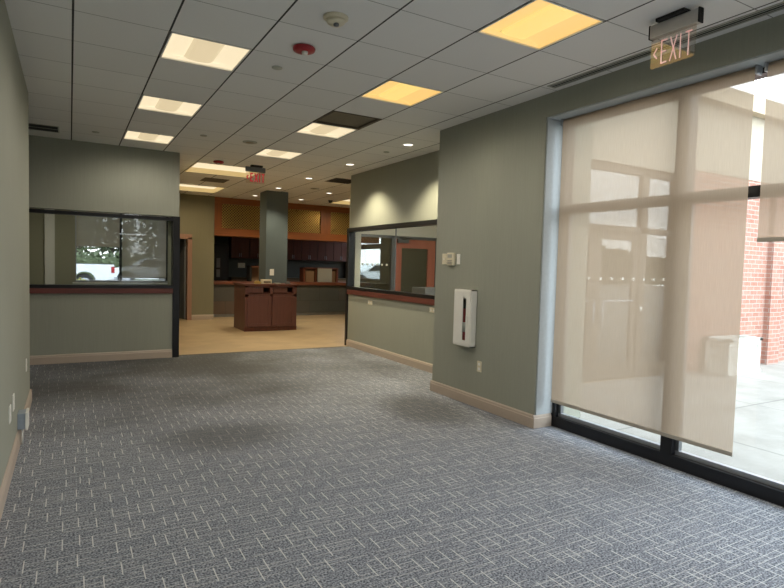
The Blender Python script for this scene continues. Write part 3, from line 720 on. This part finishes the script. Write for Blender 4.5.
# ------------------------------------------------------------------ office behind the left window
OY = 13.9
w = MB(); w.box(-.9, .1, OY, OY+.15, 0, 3.62); w.box(.1, 2.12, OY, OY+.15, 0, 1.0); w.box(.1, 2.12, OY, OY+.15, 2.6, 3.62)
struct('wall_office_outer', w, 'office_wall')
struct('wall_office_side', box(-.95, -.8, 9.5, OY, 0, 3.62), 'office_wall')
m = MB(); m.prism([(1.35, 9.52), (1.48, 9.52), (2.22, OY+.15), (2.1, OY+.15)], 'z', 0, 3.62)
struct('wall_office_hall', m, 'office_wall')
struct('trim_4', box(-.46, -.28, OY-.08, OY, 0, 3.2), 'white')
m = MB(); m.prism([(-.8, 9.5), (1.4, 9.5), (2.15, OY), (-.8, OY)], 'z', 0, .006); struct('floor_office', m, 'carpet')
r = sroot('window_4')
m = MB(); m.box(.1, 2.2, OY+.03, OY+.12, 1.0, 1.04); m.box(.1, 2.2, OY+.03, OY+.12, 2.56, 2.6); m.box(.08, .12, OY+.03, OY+.12, 1.0, 2.6); m.build('window_frame', 'alu', r)
for q in (.985, 1.95): box(q-.025, q+.025, OY+.03, OY+.12, 1.04, 2.56).build('window_mullion', 'blackm', r)
box(.1, 2.2, OY+.07, OY+.078, 1.04, 2.56).build('window_glass', 'glass_t', r)
box(.05, 2.15, OY-.06, OY, .97, 1.0).build('window_sill', 'white', r)
def oshade(x0, x1, zb, lb):
    t = thing('roller_shade', lb, 'roller shade', ((x0+x1)/2, OY-.02, 2.6), 'roller shades in the office window')
    f = MB(); f.face([(x0, OY-.03, zb), (x1, OY-.03, zb), (x1, OY-.03, 2.6), (x0, OY-.03, 2.6)]); f.build('fabric', 'shade_o', t)
    box(x0, x1, OY-.036, OY-.026, zb-.02, zb+.01).build('hem_bar', 'shadebar', t); MB().cyl((0, OY-.02, 2.62), .025, x0, x1, 'x', 12).build('roller_tube', 'shadebar', t)
oshade(.12, .96, 1.80, 'roller shade half drawn in the office window with the white pickup showing below')
oshade(1.01, 1.93, 1.12, 'roller shade drawn almost fully down in the office window')

# ------------------------------------------------------------------ tiled hall
w = MB(); w.prism([(2.1, 14.05), (2.22, 14.05), (2.24, 15.2), (2.14, 15.2)], 'z', 0, 3.62); w.box(2.62, 3.27, 15.05, 15.2, 0, 3.62); w.box(2.22, 2.62, 15.05, 15.2, 2.12, 3.62)
struct('wall_back_hall', w, 'olive')
baseboard('baseboard_hall', 2.72, 3.27, 15.05, 0, '-y')
struct('wall_hall_return', box(3.12, 3.27, 15.2, 17.5, 0, 3.62), 'olive')
r = sroot('door_1')
m = MB(); m.box(2.60, 2.71, 15.0, 15.2, 0, 2.12); m.box(2.15, 2.71, 15.0, 15.2, 2.08, 2.2); m.box(2.12, 2.22, 15.0, 15.2, 0, 2.12); m.build('door_frame', wood('pink_wood', (.42, .24, .17), .8), r)
m = MB(); m.prism([(2.60, 15.2), (2.56, 15.21), (2.35, 16.0), (2.39, 16.01)], 'z', .01, 2.08); dl = m.build('door_leaf', 'grey', r)
MB().cyl((2.42, 15.72, 1.0), .02, -.03, .0, 'y', 10).build('door_knob', 'alu', r)
w = MB(); w.box(2.14, 3.12, 16.6, 16.7, 0, 3.62); w.box(2.14, 2.22, 15.2, 16.6, 0, 3.62)
struct('wall_back_corridor', w, 'grey')
# pillar
struct('pillar', box(3.98, 4.5, 12.87, 13.4, 0, 3.215), 'column')
# bulkhead with lattice panels
t = sroot('trim_5'); BY = 15.1
m = MB()
m.box(3.27, 8.2, BY, BY+.5, 2.21, 2.41); m.box(3.27, 8.2, BY, BY+.5, 3.05, 3.215)
m.build('bulkhead_rail', 'orange', t)
PN = [(3.47, 4.72), (5.02, 6.27), (6.58, 7.83)]
ed = [3.27]+[q for p_ in PN for q in p_]+[8.2]
for a, b in zip(ed[::2], ed[1::2]): box(a, b, BY, BY+.06, 2.41, 3.05).build('bulkhead_stile', 'orange_z', t)
for a, b in PN:
    box(a, b, BY+.05, BY+.06, 2.41, 3.05).build('lattice_backing', 'goldback', t)
    m = MB(); W_, H_ = b-a, .64; sp = .072; th = .016
    def strip(x0, z0, x1, z1, y):
        dx, dz = x1-x0, z1-z0; l = math.hypot(dx, dz)
        if l < .01: return
        nx, nz = -dz/l*th/2, dx/l*th/2
        m.face([(a+x0+nx, y, 2.41+z0+nz), (a+x1+nx, y, 2.41+z1+nz), (a+x1-nx, y, 2.41+z1-nz), (a+x0-nx, y, 2.41+z0-nz)])
    k = -H_
    while k < W_:
        t0, t1 = max(0, -k), min(H_, W_-k)
        if t1 > t0: strip(k+t0, t0, k+t1, t1, BY+.03); strip(W_-(k+t0), t0, W_-(k+t1), t1, BY+.034)
        k += sp
    m.build('lattice_panel', 'gold', t)
w = MB(); w.box(8.2, 8.35, 9.6, 15.0, 0, 3.62); w.box(8.2, 8.35, 17.25, 18, 0, 3.62); w.box(8.2, 8.35, 15.0, 17.25, 0, 1.08); w.box(8.2, 8.35, 15.0, 17.25, 2.5, 3.62); w.box(8.2, 8.35, 15.0, 17.25, 2.05, 2.2)
struct('wall_right_hall', w, 'teal')
r = sroot('window_6')
m = MB(); m.box(8.24, 8.3, 15.0, 17.25, 1.08, 1.12); m.box(8.24, 8.3, 15.0, 15.05, 1.12, 2.05); m.box(8.24, 8.3, 17.2, 17.25, 1.12, 2.05); m.build('window_frame', 'alu', r)
m = MB(); m.box(8.26, 8.268, 15.05, 17.2, 1.12, 2.05); m.box(8.26, 8.268, 15.0, 17.25, 2.2, 2.5); m.build('window_glass', 'glass_t', r)
struct('wall_back_teller', box(3.2, 8.3, 17.5, 17.65, 0, 3.62), 'teal')
struct('ceiling_recess', box(3.27, 8.2, 15.6, 17.5, 2.42, 2.46), 'cherry_d')
# teller counter: base, top
t = thing('teller_counter', 'long teller counter faced in dark slate squares with a reddish wood top', 'counter', (5.7, 15.8, 0))
box(3.30, 8.15, 15.62, 16.2, .08, .90).build('counter_front', 'slate', t)
box(3.30, 8.15, 15.66, 16.2, 0, .08).build('toe_kick', 'alu', t)
box(3.28, 8.18, 15.56, 16.3, .90, .985).build('counter_top', 'cherry_x', t, .005)
# back cabinets low, with doors
t = thing('base_cabinet', 'pale low cabinet with drawers behind the teller counter', 'cabinet', (6, 17.2, 0))
box(4.2, 8.15, 16.95, 17.48, 0, 1.02).build('cabinet_body', 'card', t)
box(4.18, 8.17, 16.92, 17.48, 1.02, 1.06).build('cabinet_top', 'goldback', t)
for k in range(7):
    x = 4.22+k*.56; dd = box(x+.01, x+.54, 16.93, 16.95, .80, 1.0).build('drawer', 'card', t); box(x+.2, x+.35, 16.91, 16.93, .89, .905).build('drawer_pull', 'alu', dd)
p = None
ul = ['first from the dark tower', 'second from the dark tower, behind the pillar edge', 'behind the pillar', 'just right of the pillar', 'over the tan file boxes', 'over the pale panel on the counter', 'at the right-hand teal wall']
for k in range(7):
    x = 4.22+k*.56; loc = (x+.28, 17.3, 1.64)
    lb = 'dark cherry upper cabinet, '+ul[k]
    if p is None:
        p = thing('upper_cabinet', lb, 'cabinet', loc, 'dark cherry upper cabinets behind the teller counter')
        box(x, x+.555, 17.12, 17.48, 1.64, 2.28).build('cabinet_body', 'cherry_d', p)
        for q in (0, 1):
            d_ = box(x+.008+q*.272, x+.272+q*.272, 17.10, 17.12, 1.65, 2.27).build('cabinet_door', 'cherry_d', p, .004)
            box(x+(.25 if q == 0 else .30)-.005, x+(.25 if q == 0 else .30)+.005, 17.085, 17.10, 1.68, 1.80).build('door_pull', 'alu', d_)
    else: dup(p, loc, lb)
# tall dark tower unit at left
t = thing('tall_cabinet', 'tall black cabinet tower behind the left end of the teller counter', 'cabinet', (3.75, 16.7, 0))
box(3.42, 3.98, 16.4, 17.1, 0, 2.02).build('cabinet_body', 'blackm', t)
box(3.46, 3.94, 16.38, 16.4, .1, 1.95).build('cabinet_door', 'black', t)
box(3.63, 3.73, 16.37, 16.38, 1.35, 1.62).build('door_inset', 'grey', t); box(3.63, 3.73, 16.37, 16.38, 1.08, 1.3).build('door_inset', 'grey', t)
# objects on the counter
t = thing('file_box', 'dark reddish organiser box on the teller counter right of the pillar', 'organiser', (6.6, 15.9, .985))
box(6.03, 7.05, 16.05, 16.10, .985, 1.42).build('back_panel', 'card', t)
for a, b in ((6.03, 6.08), (6.40, 6.44), (7.10, 7.15)): box(a, b, 15.75, 16.1, .985, 1.42).build('divider', 'cherry_x', t)
box(6.03, 7.15, 15.75, 16.1, 1.38, 1.42).build('shelf_top', 'cherry_x', t); box(6.12, 6.38, 15.8, 15.83, .985, 1.32).build('file_front', 'card', t); box(6.95, 7.08, 15.8, 15.83, .985, 1.32).build('file_front', 'card', t)
tag(box(6.46, 6.92, 15.70, 15.73, .986, 1.40).build('privacy_panel', 'palegrey', None, .004), 'pale grey square panel leaning upright on the teller counter', 'panel')
t = thing('file_box', 'dark organiser box on the teller counter left of the pillar', 'organiser', (4.55, 15.9, .985))
box(4.42, 4.47, 15.75, 16.1, .985, 1.42).build('divider', 'blackm', t); box(4.42, 4.95, 16.05, 16.1, .985, 1.42).build('back_panel', 'card', t); box(4.42, 4.95, 15.75, 16.1, 1.39, 1.42).build('shelf_top', 'cherry_x', t)
plate('wall_outlet', 'white double outlet plate on the dark wall behind the teller counter', 'outlet', (4.64, 17.5, 1.42), '-y', .22, .15, None, 'cream', 'h')

# kiosk
t = thing('kiosk_cabinet', 'reddish wood kiosk cabinet with two doors in front of the dark pillar', 'cabinet', (3.94, 12.5, 0))
x0, x1, y0, y1 = 3.34, 4.53, 12.25, 12.865
m = MB(); m.box(x0, x1, y0+.02, y1, .0, .80); m.box(x0, 3.97, y1, 13.2, 0, 1.02)
m.box(x0, x0+.09, y0+.02, y1, .80, 1.02); m.box(x1-.09, x1, y0+.02, y1, .80, 1.02); m.box(3.90, 3.97, y0+.02, y1, .80, 1.02); m.box(x0, x1, y1-.03, y1, .80, 1.02)
m.build('carcass', 'cherry', t)
box(x0-.01, x1+.01, y0+.005, y0+.02, 0, .09).build('plinth', 'cherry_d', t)
m = MB(); m.box(x0, x1, y0, y0+.02, .77, .835); m.box(x0, x0+.07, y0, y0+.02, .09, 1.02); m.box(x1-.07, x1, y0, y0+.02, .09, 1.02); m.box(3.90, 3.97, y0, y0+.02, .09, 1.02); m.box(x0, x1, y0, y0+.02, .98, 1.02)
m.build('face_frame', 'cherry', t)
for a, b in ((x0+.07, 3.90), (3.97, x1-.07)):
    d_ = box(a-.02, b+.02, y0-.018, y0, .10, .785).build('door', 'cherry', t, .003)
    m = MB(); a2, b2 = a-.02, b+.02
    for q in ((a2, a2+.07, .10, .785), (b2-.07, b2, .10, .785), (a2+.07, b2-.07, .10, .17), (a2+.07, b2-.07, .715, .785)): m.box(q[0], q[1], y0-.028, y0-.018, q[2], q[3])
    m.build('door_rail', 'cherry', d_)
    box(a, b, y0+.06, y0+.40, .835, .86).build('slot_shelf', 'cherry_d', t)
    box(a+.02, a+(b-a)*.70, y0+.03, y0+.05, .86, .965).build('slot_divider', 'cherry', t)
m = MB(); m.box(x0-.03, x1+.03, y0-.03, y1, 1.02, 1.055); m.box(x0-.03, 3.97, y1, 13.22, 1.02, 1.055)
m.build('kiosk_top', 'cherry_d', t, .004)
t = thing('form_holder', 'cream box standing on the kiosk top before the pillar', 'box', (3.92, 12.5, 1.055))
box(3.78, 4.0, 12.45, 12.6, 1.055, 1.15).build('box_body', 'cream', t, .004); box(3.81, 3.97, 12.44, 12.45, 1.08, 1.11).build('box_slot', 'goldback', t)
t = thing('tape_dispenser', 'small yellowish dispenser left of the cream box on the kiosk', 'dispenser', (3.68, 12.5, 1.055))
m = MB(); m.prism([(3.60, 1.055), (3.75, 1.055), (3.75, 1.085), (3.70, 1.12), (3.64, 1.12), (3.60, 1.08)], 'y', 12.46, 12.52); m.build('dispenser_body', 'gold', t)
MB().cyl((3.665, 12.49, 1.10), .022, -.018, .018, 'y', 12).build('tape_roll', 'cream', t)
tag(box(4.08, 4.20, 12.4, 12.55, 1.055, 1.075).build('keypad', 'palegrey', None, .004), 'small grey keypad right of the cream box on the kiosk', 'keypad')
tag(box(4.32, 4.42, 12.4, 12.48, 1.055, 1.10).build('card_tray', 'grey', None, .004), 'small dark tray near the right end of the kiosk top', 'tray')

# ------------------------------------------------------------------ vestibule seen through the alcove window
VY = 10.6
w = MB(); w.box(5.10, 5.16, VY, VY+.12, 0, 3.62); w.box(5.16, 8.2, VY, VY+.12, 2.2, 3.62); w.box(7.3, 8.2, VY, VY+.12, 0, 2.2); w.prism([(4.70, 9.68), (4.82, 9.6), (5.15, VY+.05), (5.10, VY+.12)], 'z', 0, 3.62)
struct('wall_vestibule', w, 'vest')
struct('wall_vestibule_side', box(8.02, 8.15, 5.3, 10.6, 0, 3.62), 'olive')
struct('wall_vestibule_inner', box(4.58, 4.7, 5.75, 9.6, 0, .02), 'olive')
r = sroot('door_2')
m = MB(); m.box(5.16, 5.22, VY-.02, VY+.1, 0, 2.2); m.box(6.06, 6.14, VY-.02, VY+.1, 0, 2.2); m.box(7.24, 7.3, VY-.02, VY+.1, 0, 2.2); m.box(5.16, 7.3, VY-.02, VY+.1, 2.14, 2.2); m.build('door_frame', 'alu_d', r)
m = MB(); a, b = 6.16, 7.22
m.box(a, a+.17, VY, VY+.05, .01, 2.13); m.box(b-.2, b, VY, VY+.05, .01, 2.13); m.box(a+.17, b-.2, VY, VY+.05, 1.94, 2.13); m.box(a+.17, b-.2, VY, VY+.05, .01, .3); m.build('door_leaf', 'redwood', r)
box(a+.17, b-.2, VY+.02, VY+.03, .3, 1.94).build('door_pane', 'glass_d', r)
m = MB(); m.box(6.2, 6.48, VY-.06, VY, 2.05, 2.13); m.tube([(6.3, VY-.05, 2.13), (6.5, VY-.25, 2.15), (6.25, VY-.03, 2.17)], .012); m.build('door_closer', 'alu_d', r)
box(5.22, 6.06, VY+.02, VY+.03, .0, 2.14).build('side_pane', 'glass_d', r)
box(6.35, 7.9, VY+.5, VY+.55, 0, 2.6).build('backing_wall', 'teal', r)
t = thing('printer', 'grey office machine on a small stand behind the alcove window', 'printer', (6.3, 9.6, 0))
box(6.12, 6.75, 9.3, 9.8, .66, 1.12).build('machine_body', 'grey', t, .01); box(6.75, 6.80, 9.3, 9.8, .70, 1.12).build('side_cover', 'white', t); box(6.15, 6.75, 9.32, 9.78, 0, .66).build('stand', 'palegrey', t)
MB().tube([(6.12, 9.4, .85), (5.95, 9.35, .98), (5.88, 9.32, .80), (5.85, 9.3, .45)], .012).build('paper_guide', 'cream', t)
# entry storefront
EY = 5.3
r = sroot('door_3')
m = MB()
for a, b in ((4.58, 4.66), (5.28, 5.36), (7.22, 7.36), (7.96, 8.02)): m.box(a, b, EY, EY+.1, 0, 3.02)
m.box(4.58, 8.02, EY, EY+.1, 2.95, 3.05); m.box(4.58, 8.02, EY, EY+.1, 2.12, 2.2); m.box(4.66, 5.28, EY, EY+.1, 0, .2); m.box(7.36, 7.96, EY, EY+.1, 0, .2)
m.build('door_frame', 'grille', r)
for a, b, hx in ((5.36, 6.29, 6.22), (6.30, 7.22, 6.40)):
    m = MB(); m.box(a, a+.12, EY+.02, EY+.07, .01, 2.11); m.box(b-.12, b, EY+.02, EY+.07, .01, 2.11); m.box(a+.12, b-.12, EY+.02, EY+.07, .01, .22); m.box(a+.12, b-.12, EY+.02, EY+.07, 2.0, 2.11)
    lf = m.build('door_leaf', 'grille', r)
    box(a+.12, b-.12, EY+.04, EY+.048, .22, 2.0).build('door_pane', 'glass_e', lf)
    MB().tube([(hx, EY+.02, .84), (hx, EY-.05, .84), (hx, EY-.05, 1.16), (hx, EY+.02, 1.16)], .013).build('pull_handle', 'alu', lf)
    box(a+.12, b-.12, EY-.01, EY+.02, 1.13, 1.15).build('push_bar', 'alu', lf)
m = MB()
for a, b, c, d in ((4.66, 5.28, .2, 2.12), (7.36, 7.96, .2, 2.12), (4.66, 5.28, 2.2, 2.95), (5.36, 7.22, 2.2, 2.95), (7.36, 7.96, 2.2, 2.95)): m.box(a, b, EY+.04, EY+.048, c, d)
m.build('fixed_pane', 'glass_e', r)
m = MB()
for k in range(14):
    x = 4.75+k*.235
    if 6.15 < x < 6.42 and False: continue
    m.box(x-.02, x+.02, EY-.002, EY+.038, 1.43, 1.47)
m.build('safety_or_mirrored_dot', 'white', r)
r = bpy.data.objects['door_2']; m = MB()  # dots on the side pane paint in the mirrored entry-door dots
for k in range(7):
    x = 5.26+k*.118; m.box(x-.02, x+.02, VY+.012, VY+.0195, 1.54, 1.58)
m.build('safety_or_mirrored_dot', 'white', r); r = bpy.data.objects['door_3']
box(7.26, 7.32, EY-.01, EY, .99, 1.05).build('card_lock', 'white', r)
# facade above and the brick wall
w = MB(); w.box(4.3, 8.02, EY-.06, EY+.12, 3.05, 4.25)
w.box(8.02, 20, EY-.06, EY+.2, 3.15, 4.25); struct('wall_facade_upper', w, 'eifs')
struct('wall_facade_fascia', box(4.3, 20, EY-.22, EY+.3, 4.2, 4.46), 'fascia')
w = MB(); w.box(8.02, 20, EY-.05, EY+.2, -.02, 3.15); w.box(10.62, 11.0, EY-.14, EY-.05, -.02, 3.15); struct('wall_facade_brick', w, 'brick')
tag(MB().tube([(11.12, EY-.07, 1.15), (11.12, EY-.07, 3.1)], .02).build('conduit_pipe', 'grille'), 'thin brown conduit running up the brick wall beside the pilaster', 'pipe')

# planter
t = thing('planter_box', 'white panelled planter box in front of the brick wall outside', 'planter', (9.2, 5.0, 0))
x0, x1, y0, y1, z1 = 8.74, 9.68, 4.78, 5.19, .56
z0 = -.012
m = MB()
m.box(x0+.03, x1-.03, y0+.03, y0+.06, z0, z1-.04); m.box(x0+.03, x1-.03, y1-.06, y1-.03, z0, z1-.04); m.box(x0+.03, x0+.06, y0+.03, y1-.03, z0, z1-.04); m.box(x1-.06, x1-.03, y0+.03, y1-.03, z0, z1-.04)
m.build('planter_body', 'planter', t)
m = MB(); m.box(x0, x1, y0, y0+.09, z1-.05, z1); m.box(x0, x1, y1-.09, y1, z1-.05, z1); m.box(x0, x0+.09, y0, y1, z1-.05, z1); m.box(x1-.09, x1, y0, y1, z1-.05, z1); m.build('top_rim', 'planter', t, .006)
m = MB(); m.box(x0, x1, y0, y1, z0, z0+.06); m.build('foot_band', 'planter', t, .006)
m = MB()
for a, b in ((x0+.02, x0+.10), (x1-.10, x1-.02)): m.box(a, b, y0+.015, y0+.04, z0+.05, z1-.05)
m.box(x0+.10, x1-.10, y0+.015, y0+.04, z1-.12, z1-.05); m.box(x0+.10, x1-.10, y0+.015, y0+.04, z0+.05, z0+.12)
for a, b in ((y0+.02, y0+.09), (y1-.09, y1-.02)): m.box(x0+.015, x0+.04, a, b, z0+.05, z1-.05)
m.box(x0+.015, x0+.04, y0+.09, y1-.09, z1-.12, z1-.05); m.box(x0+.015, x0+.04, y0+.09, y1-.09, z0+.05, z0+.12)
m.build('panel_moulding', 'planter', t, .003)
box(x0+.06, x1-.06, y0+.06, y1-.06, .2, .40).build('soil', 'soil', t)

# ------------------------------------------------------------------ outside the office: pickup, car, hedge, trees
def arch(xc, r, z0, n=10): return [(xc-r*math.cos(PI*k/n), z0+r*math.sin(PI*k/n)) for k in range(n+1)]
def vehicle(name, label, cat, loc, mat, pickup=True, flip=1):
    """side view outline along x; rear at x=0, front at x=-5.6*flip"""
    t = thing(name, label, cat, loc); X, Y, Z = loc; W_ = 1.9
    L_ = 5.6
    wh = [1.25, 4.55]
    low = [(0, .55)] + arch(wh[0], .46, .45) + arch(wh[1], .46, .45) + [(L_, .5), (L_, .75)]
    if pickup: top = [(L_-.1, 1.05), (L_-1.4, 1.15), (L_-2.0, 1.80), (2.35, 1.84), (2.1, 1.25), (0, 1.25)]
    else: top = [(L_-.1, .95), (L_-1.3, 1.10), (L_-2.1, 1.62), (1.6, 1.66), (.5, 1.15), (0, 1.05)]
    pts = [(X-flip*p, Z+q) for p, q in low+top]
    m = MB(); m.prism(pts, 'y', Y, Y+W_); m.build('car_body', mat, t)
    if pickup: gl = [[(L_-1.6, 1.22), (L_-2.05, 1.72), (L_-2.55, 1.74), (L_-2.55, 1.22)], [(L_-2.65, 1.22), (L_-2.65, 1.74), (2.45, 1.76), (2.42, 1.22)]]
    else: gl = [[(L_-1.6, 1.14), (L_-2.1, 1.55), (L_-2.8, 1.57), (L_-2.8, 1.14)], [(L_-2.9, 1.14), (L_-2.9, 1.58), (1.75, 1.6), (1.1, 1.2)]]
    for q in gl: MB().prism([(X-flip*p, Z+z) for p, z in q], 'y', Y-.01, Y+.01).build('side_window', 'carglass', t)
    for wx in wh:
        for yy in (Y+.02, Y+W_-.25):
            w_ = MB().lathe([(.2, 0), (.36, .0), (.39, .04), (.39, .2), (.36, .24)], (X-flip*wx, yy, Z+.39), 'y', 20).build('wheel', 'tyre', t)
            MB().lathe([(.22, -.005), (.2, -.012), (.0001, -.02)], (X-flip*wx, yy, Z+.39), 'y', 16).build('hub_cap', 'alu', w_)
    box(X-flip*.14, X+flip*.012, Y-.01, Y+.2, Z+.85, Z+1.15).build('tail_light', 'red', t)
    box(X-flip*.1, X+flip*.15, Y+.05, Y+W_-.05, Z+.48, Z+.66).build('rear_bumper', 'alu', t)
    if pickup:
        m = MB(); m.box(X-flip*2.0, X-flip*.08, Y+.12, Y+W_-.12, Z+1.249, Z+1.262); m.build('bed_liner', 'blackm', t)
    return t
vehicle('pickup_truck', 'white pickup truck parked outside, seen below the half-drawn office shade', 'pickup truck', (1.85, 30, -.04), 'truck', True, 1)
vehicle('parked_car', 'pale car outside showing dimly through the drawn office shade', 'car', (7.2, 33.6, -.04), 'truck', False, 1)
vehicle('parked_car', 'small white car far off in the daylight behind the alcove window glass', 'car', (21.5, 33.6, -.012), 'truck', False, 1)
def leafy(mb, c, r, n, s):
    for _ in range(n):
        d = Vector((random.gauss(0, 1), random.gauss(0, 1), random.gauss(0, 1))).normalized()*random.random()**.4
        p = Vector((c[0]+d.x*r[0], c[1]+d.y*r[1], c[2]+d.z*r[2]))
        a = Vector((random.uniform(-1, 1), random.uniform(-1, 1), random.uniform(-1, 1))).normalized(); b = a.orthogonal()
        mb.face([p-a*s, p+b*s*.6, p+a*s, p-b*s*.6])
hd = MB(); hd.box(-6, 16, 44.3, 45.3, -.1, 1.5)
leafy(hd, (5, 44.8, 1.1), (11, .7, .8), 3500, .16)
hd = hd.build('hedge', 'leaf'); hd['kind'] = 'stuff'; hd['label'] = 'dark hedge behind the parked vehicles'; hd['category'] = 'hedge'
tr = MB(); tr.box(2, 70, -36.5, -36, -.02, 3.6); leafy(tr, (36, -35.8, 2.4), (34, .8, 2.6), 3500, .5)
tr = tr.build('treeline_foliage', 'leafd'); tr['kind'] = 'stuff'; tr['label'] = 'dark line of trees across the paving, mirrored in the entry doors'; tr['category'] = 'trees'
tl_ = ['tree behind the hedge, seen over the bed of the white pickup', 'tree behind the hedge, seen above the tail of the white pickup', 'tree behind the hedge, hidden dimly by the drawn office shade', 'tree behind the hedge, seen past the end of the office window']
for k, (x, y) in enumerate(((.5, 48), (3.0, 51.5), (6.4, 48), (9.8, 51.5))):
    t = thing('tree', tl_[k], 'tree', (x, y, -.1), 'trees behind the hedge')
    MB().lathe([(.22, 0), (.16, 1.5), (.1, 4)], (x, y, -.1), n=10).build('trunk', 'bark', t)
    m = MB(); leafy(m, (x, y, 3.6), (1.9, 1.3, 2.5), 800, .2); m.build('crown', 'leaf', t)
    for q in range(4): MB().tube([(x, y, 1.2+q*.4), (x+random.uniform(-1.4, 1.4), y, 3+q*.5)], .05, 6).build('branch', 'bark', t)
t = thing('bush', 'yellow-green bush outside under the pickup below the office window', 'bush', (.9, 20.5, -.1))
m = MB(); leafy(m, (.3, 20.5, .45), (.45, .4, .40), 500, .07); m.build('foliage', 'leaf2', t); MB().tube([(.55, 20.5, -.1), (.55, 20.5, .5)], .03).build('stem', 'bark', t)

# ------------------------------------------------------------------ light
W = bpy.data.worlds.new('world'); sc.world = W; W.use_nodes = True; nt = W.node_tree; nt.nodes.clear()
o = nt.nodes.new('ShaderNodeOutputWorld'); b = nt.nodes.new('ShaderNodeBackground')
tc = nt.nodes.new('ShaderNodeTexCoord'); sp = nt.nodes.new('ShaderNodeSeparateXYZ'); L(nt, tc.outputs['Generated'], sp.inputs[0])
r_ = nt.nodes.new('ShaderNodeMapRange'); r_.inputs[1].default_value = 0; r_.inputs[2].default_value = .8; L(nt, sp.outputs[2], r_.inputs[0])
c = mixc(nt, r_.outputs[0], (.95, .97, 1.0), (.78, .88, 1.0)); L(nt, c, b.inputs[0]); b.inputs[1].default_value = SKY = 5.4
L(nt, b.outputs[0], o.inputs[0])
def lamp(name, kind, loc, energy, col, **kw):
    l = bpy.data.lights.new(name, kind); l.energy = energy; l.color = col
    for k, v in kw.items(): setattr(l, k, v)
    ob = bpy.data.objects.new(name, l); C.objects.link(ob); ob.location = loc; return ob
for x, y, k in LIGHTS:
    e = {'w': 24, 'y': 24, 'c': 38}[k]
    if x > 5 and y < 9: e = 150  # strong fill from the added vestibule light
    if x < .5 and y > 10: e = 45  # fill from the added office light
    lamp('troffer_lamp', 'SPOT', (x, y, H-.004), e, (1, .78, .50) if k == 'c' else (1, .91, .78), spot_size=math.radians(172), spot_blend=.6, shadow_soft_size=0)
for (x, y), _ in DL:
    lamp('downlight_lamp', 'SPOT', (x, y, H-.012), 120 if y < 9 else 50, (1, .88, .62), spot_size=math.radians(112), spot_blend=.7, shadow_soft_size=0)
pt = lamp('daylight_portal', 'AREA', (4.35, 1.03, 1.5), 1, (1, 1, 1), shape='RECTANGLE', size=5.8, size_y=2.9)
pt.rotation_euler = (PI/2, 0, PI/2); pt.data.cycles.is_portal = True

# ------------------------------------------------------------------ camera
R2 = Vector((0.86668357, -0.49806956, 0.02804098)); U2 = Vector((0.00112143, 0.05815538, 0.99830691)); F = Vector((0.49885702, 0.86518476, -0.05096086))
cam = bpy.data.cameras.new('camera'); co = bpy.data.objects.new('camera', cam); C.objects.link(co)
m4 = Matrix.Identity(4)
for i in range(3): m4[i][0], m4[i][1], m4[i][2] = R2[i], U2[i], -F[i]
m4.translation = Vector((0, 0, 1.55)); co.matrix_world = m4
cam.sensor_width = 36; cam.lens = 559.46/784*36; cam.clip_start = .02; cam.clip_end = 300
sc.camera = co
vs = sc.view_settings; vs.view_transform = 'Standard'; vs.look = 'None'; vs.gamma = 1; vs.exposure = .43; vs.use_curve_mapping = False
sc.cycles.use_denoising = True
sc.cycles.max_bounces = 10; sc.cycles.diffuse_bounces = 5; sc.cycles.transparent_max_bounces = 16
sc.cycles.caustics_reflective = False; sc.cycles.caustics_refractive = False; sc.cycles.sample_clamp_indirect = 6
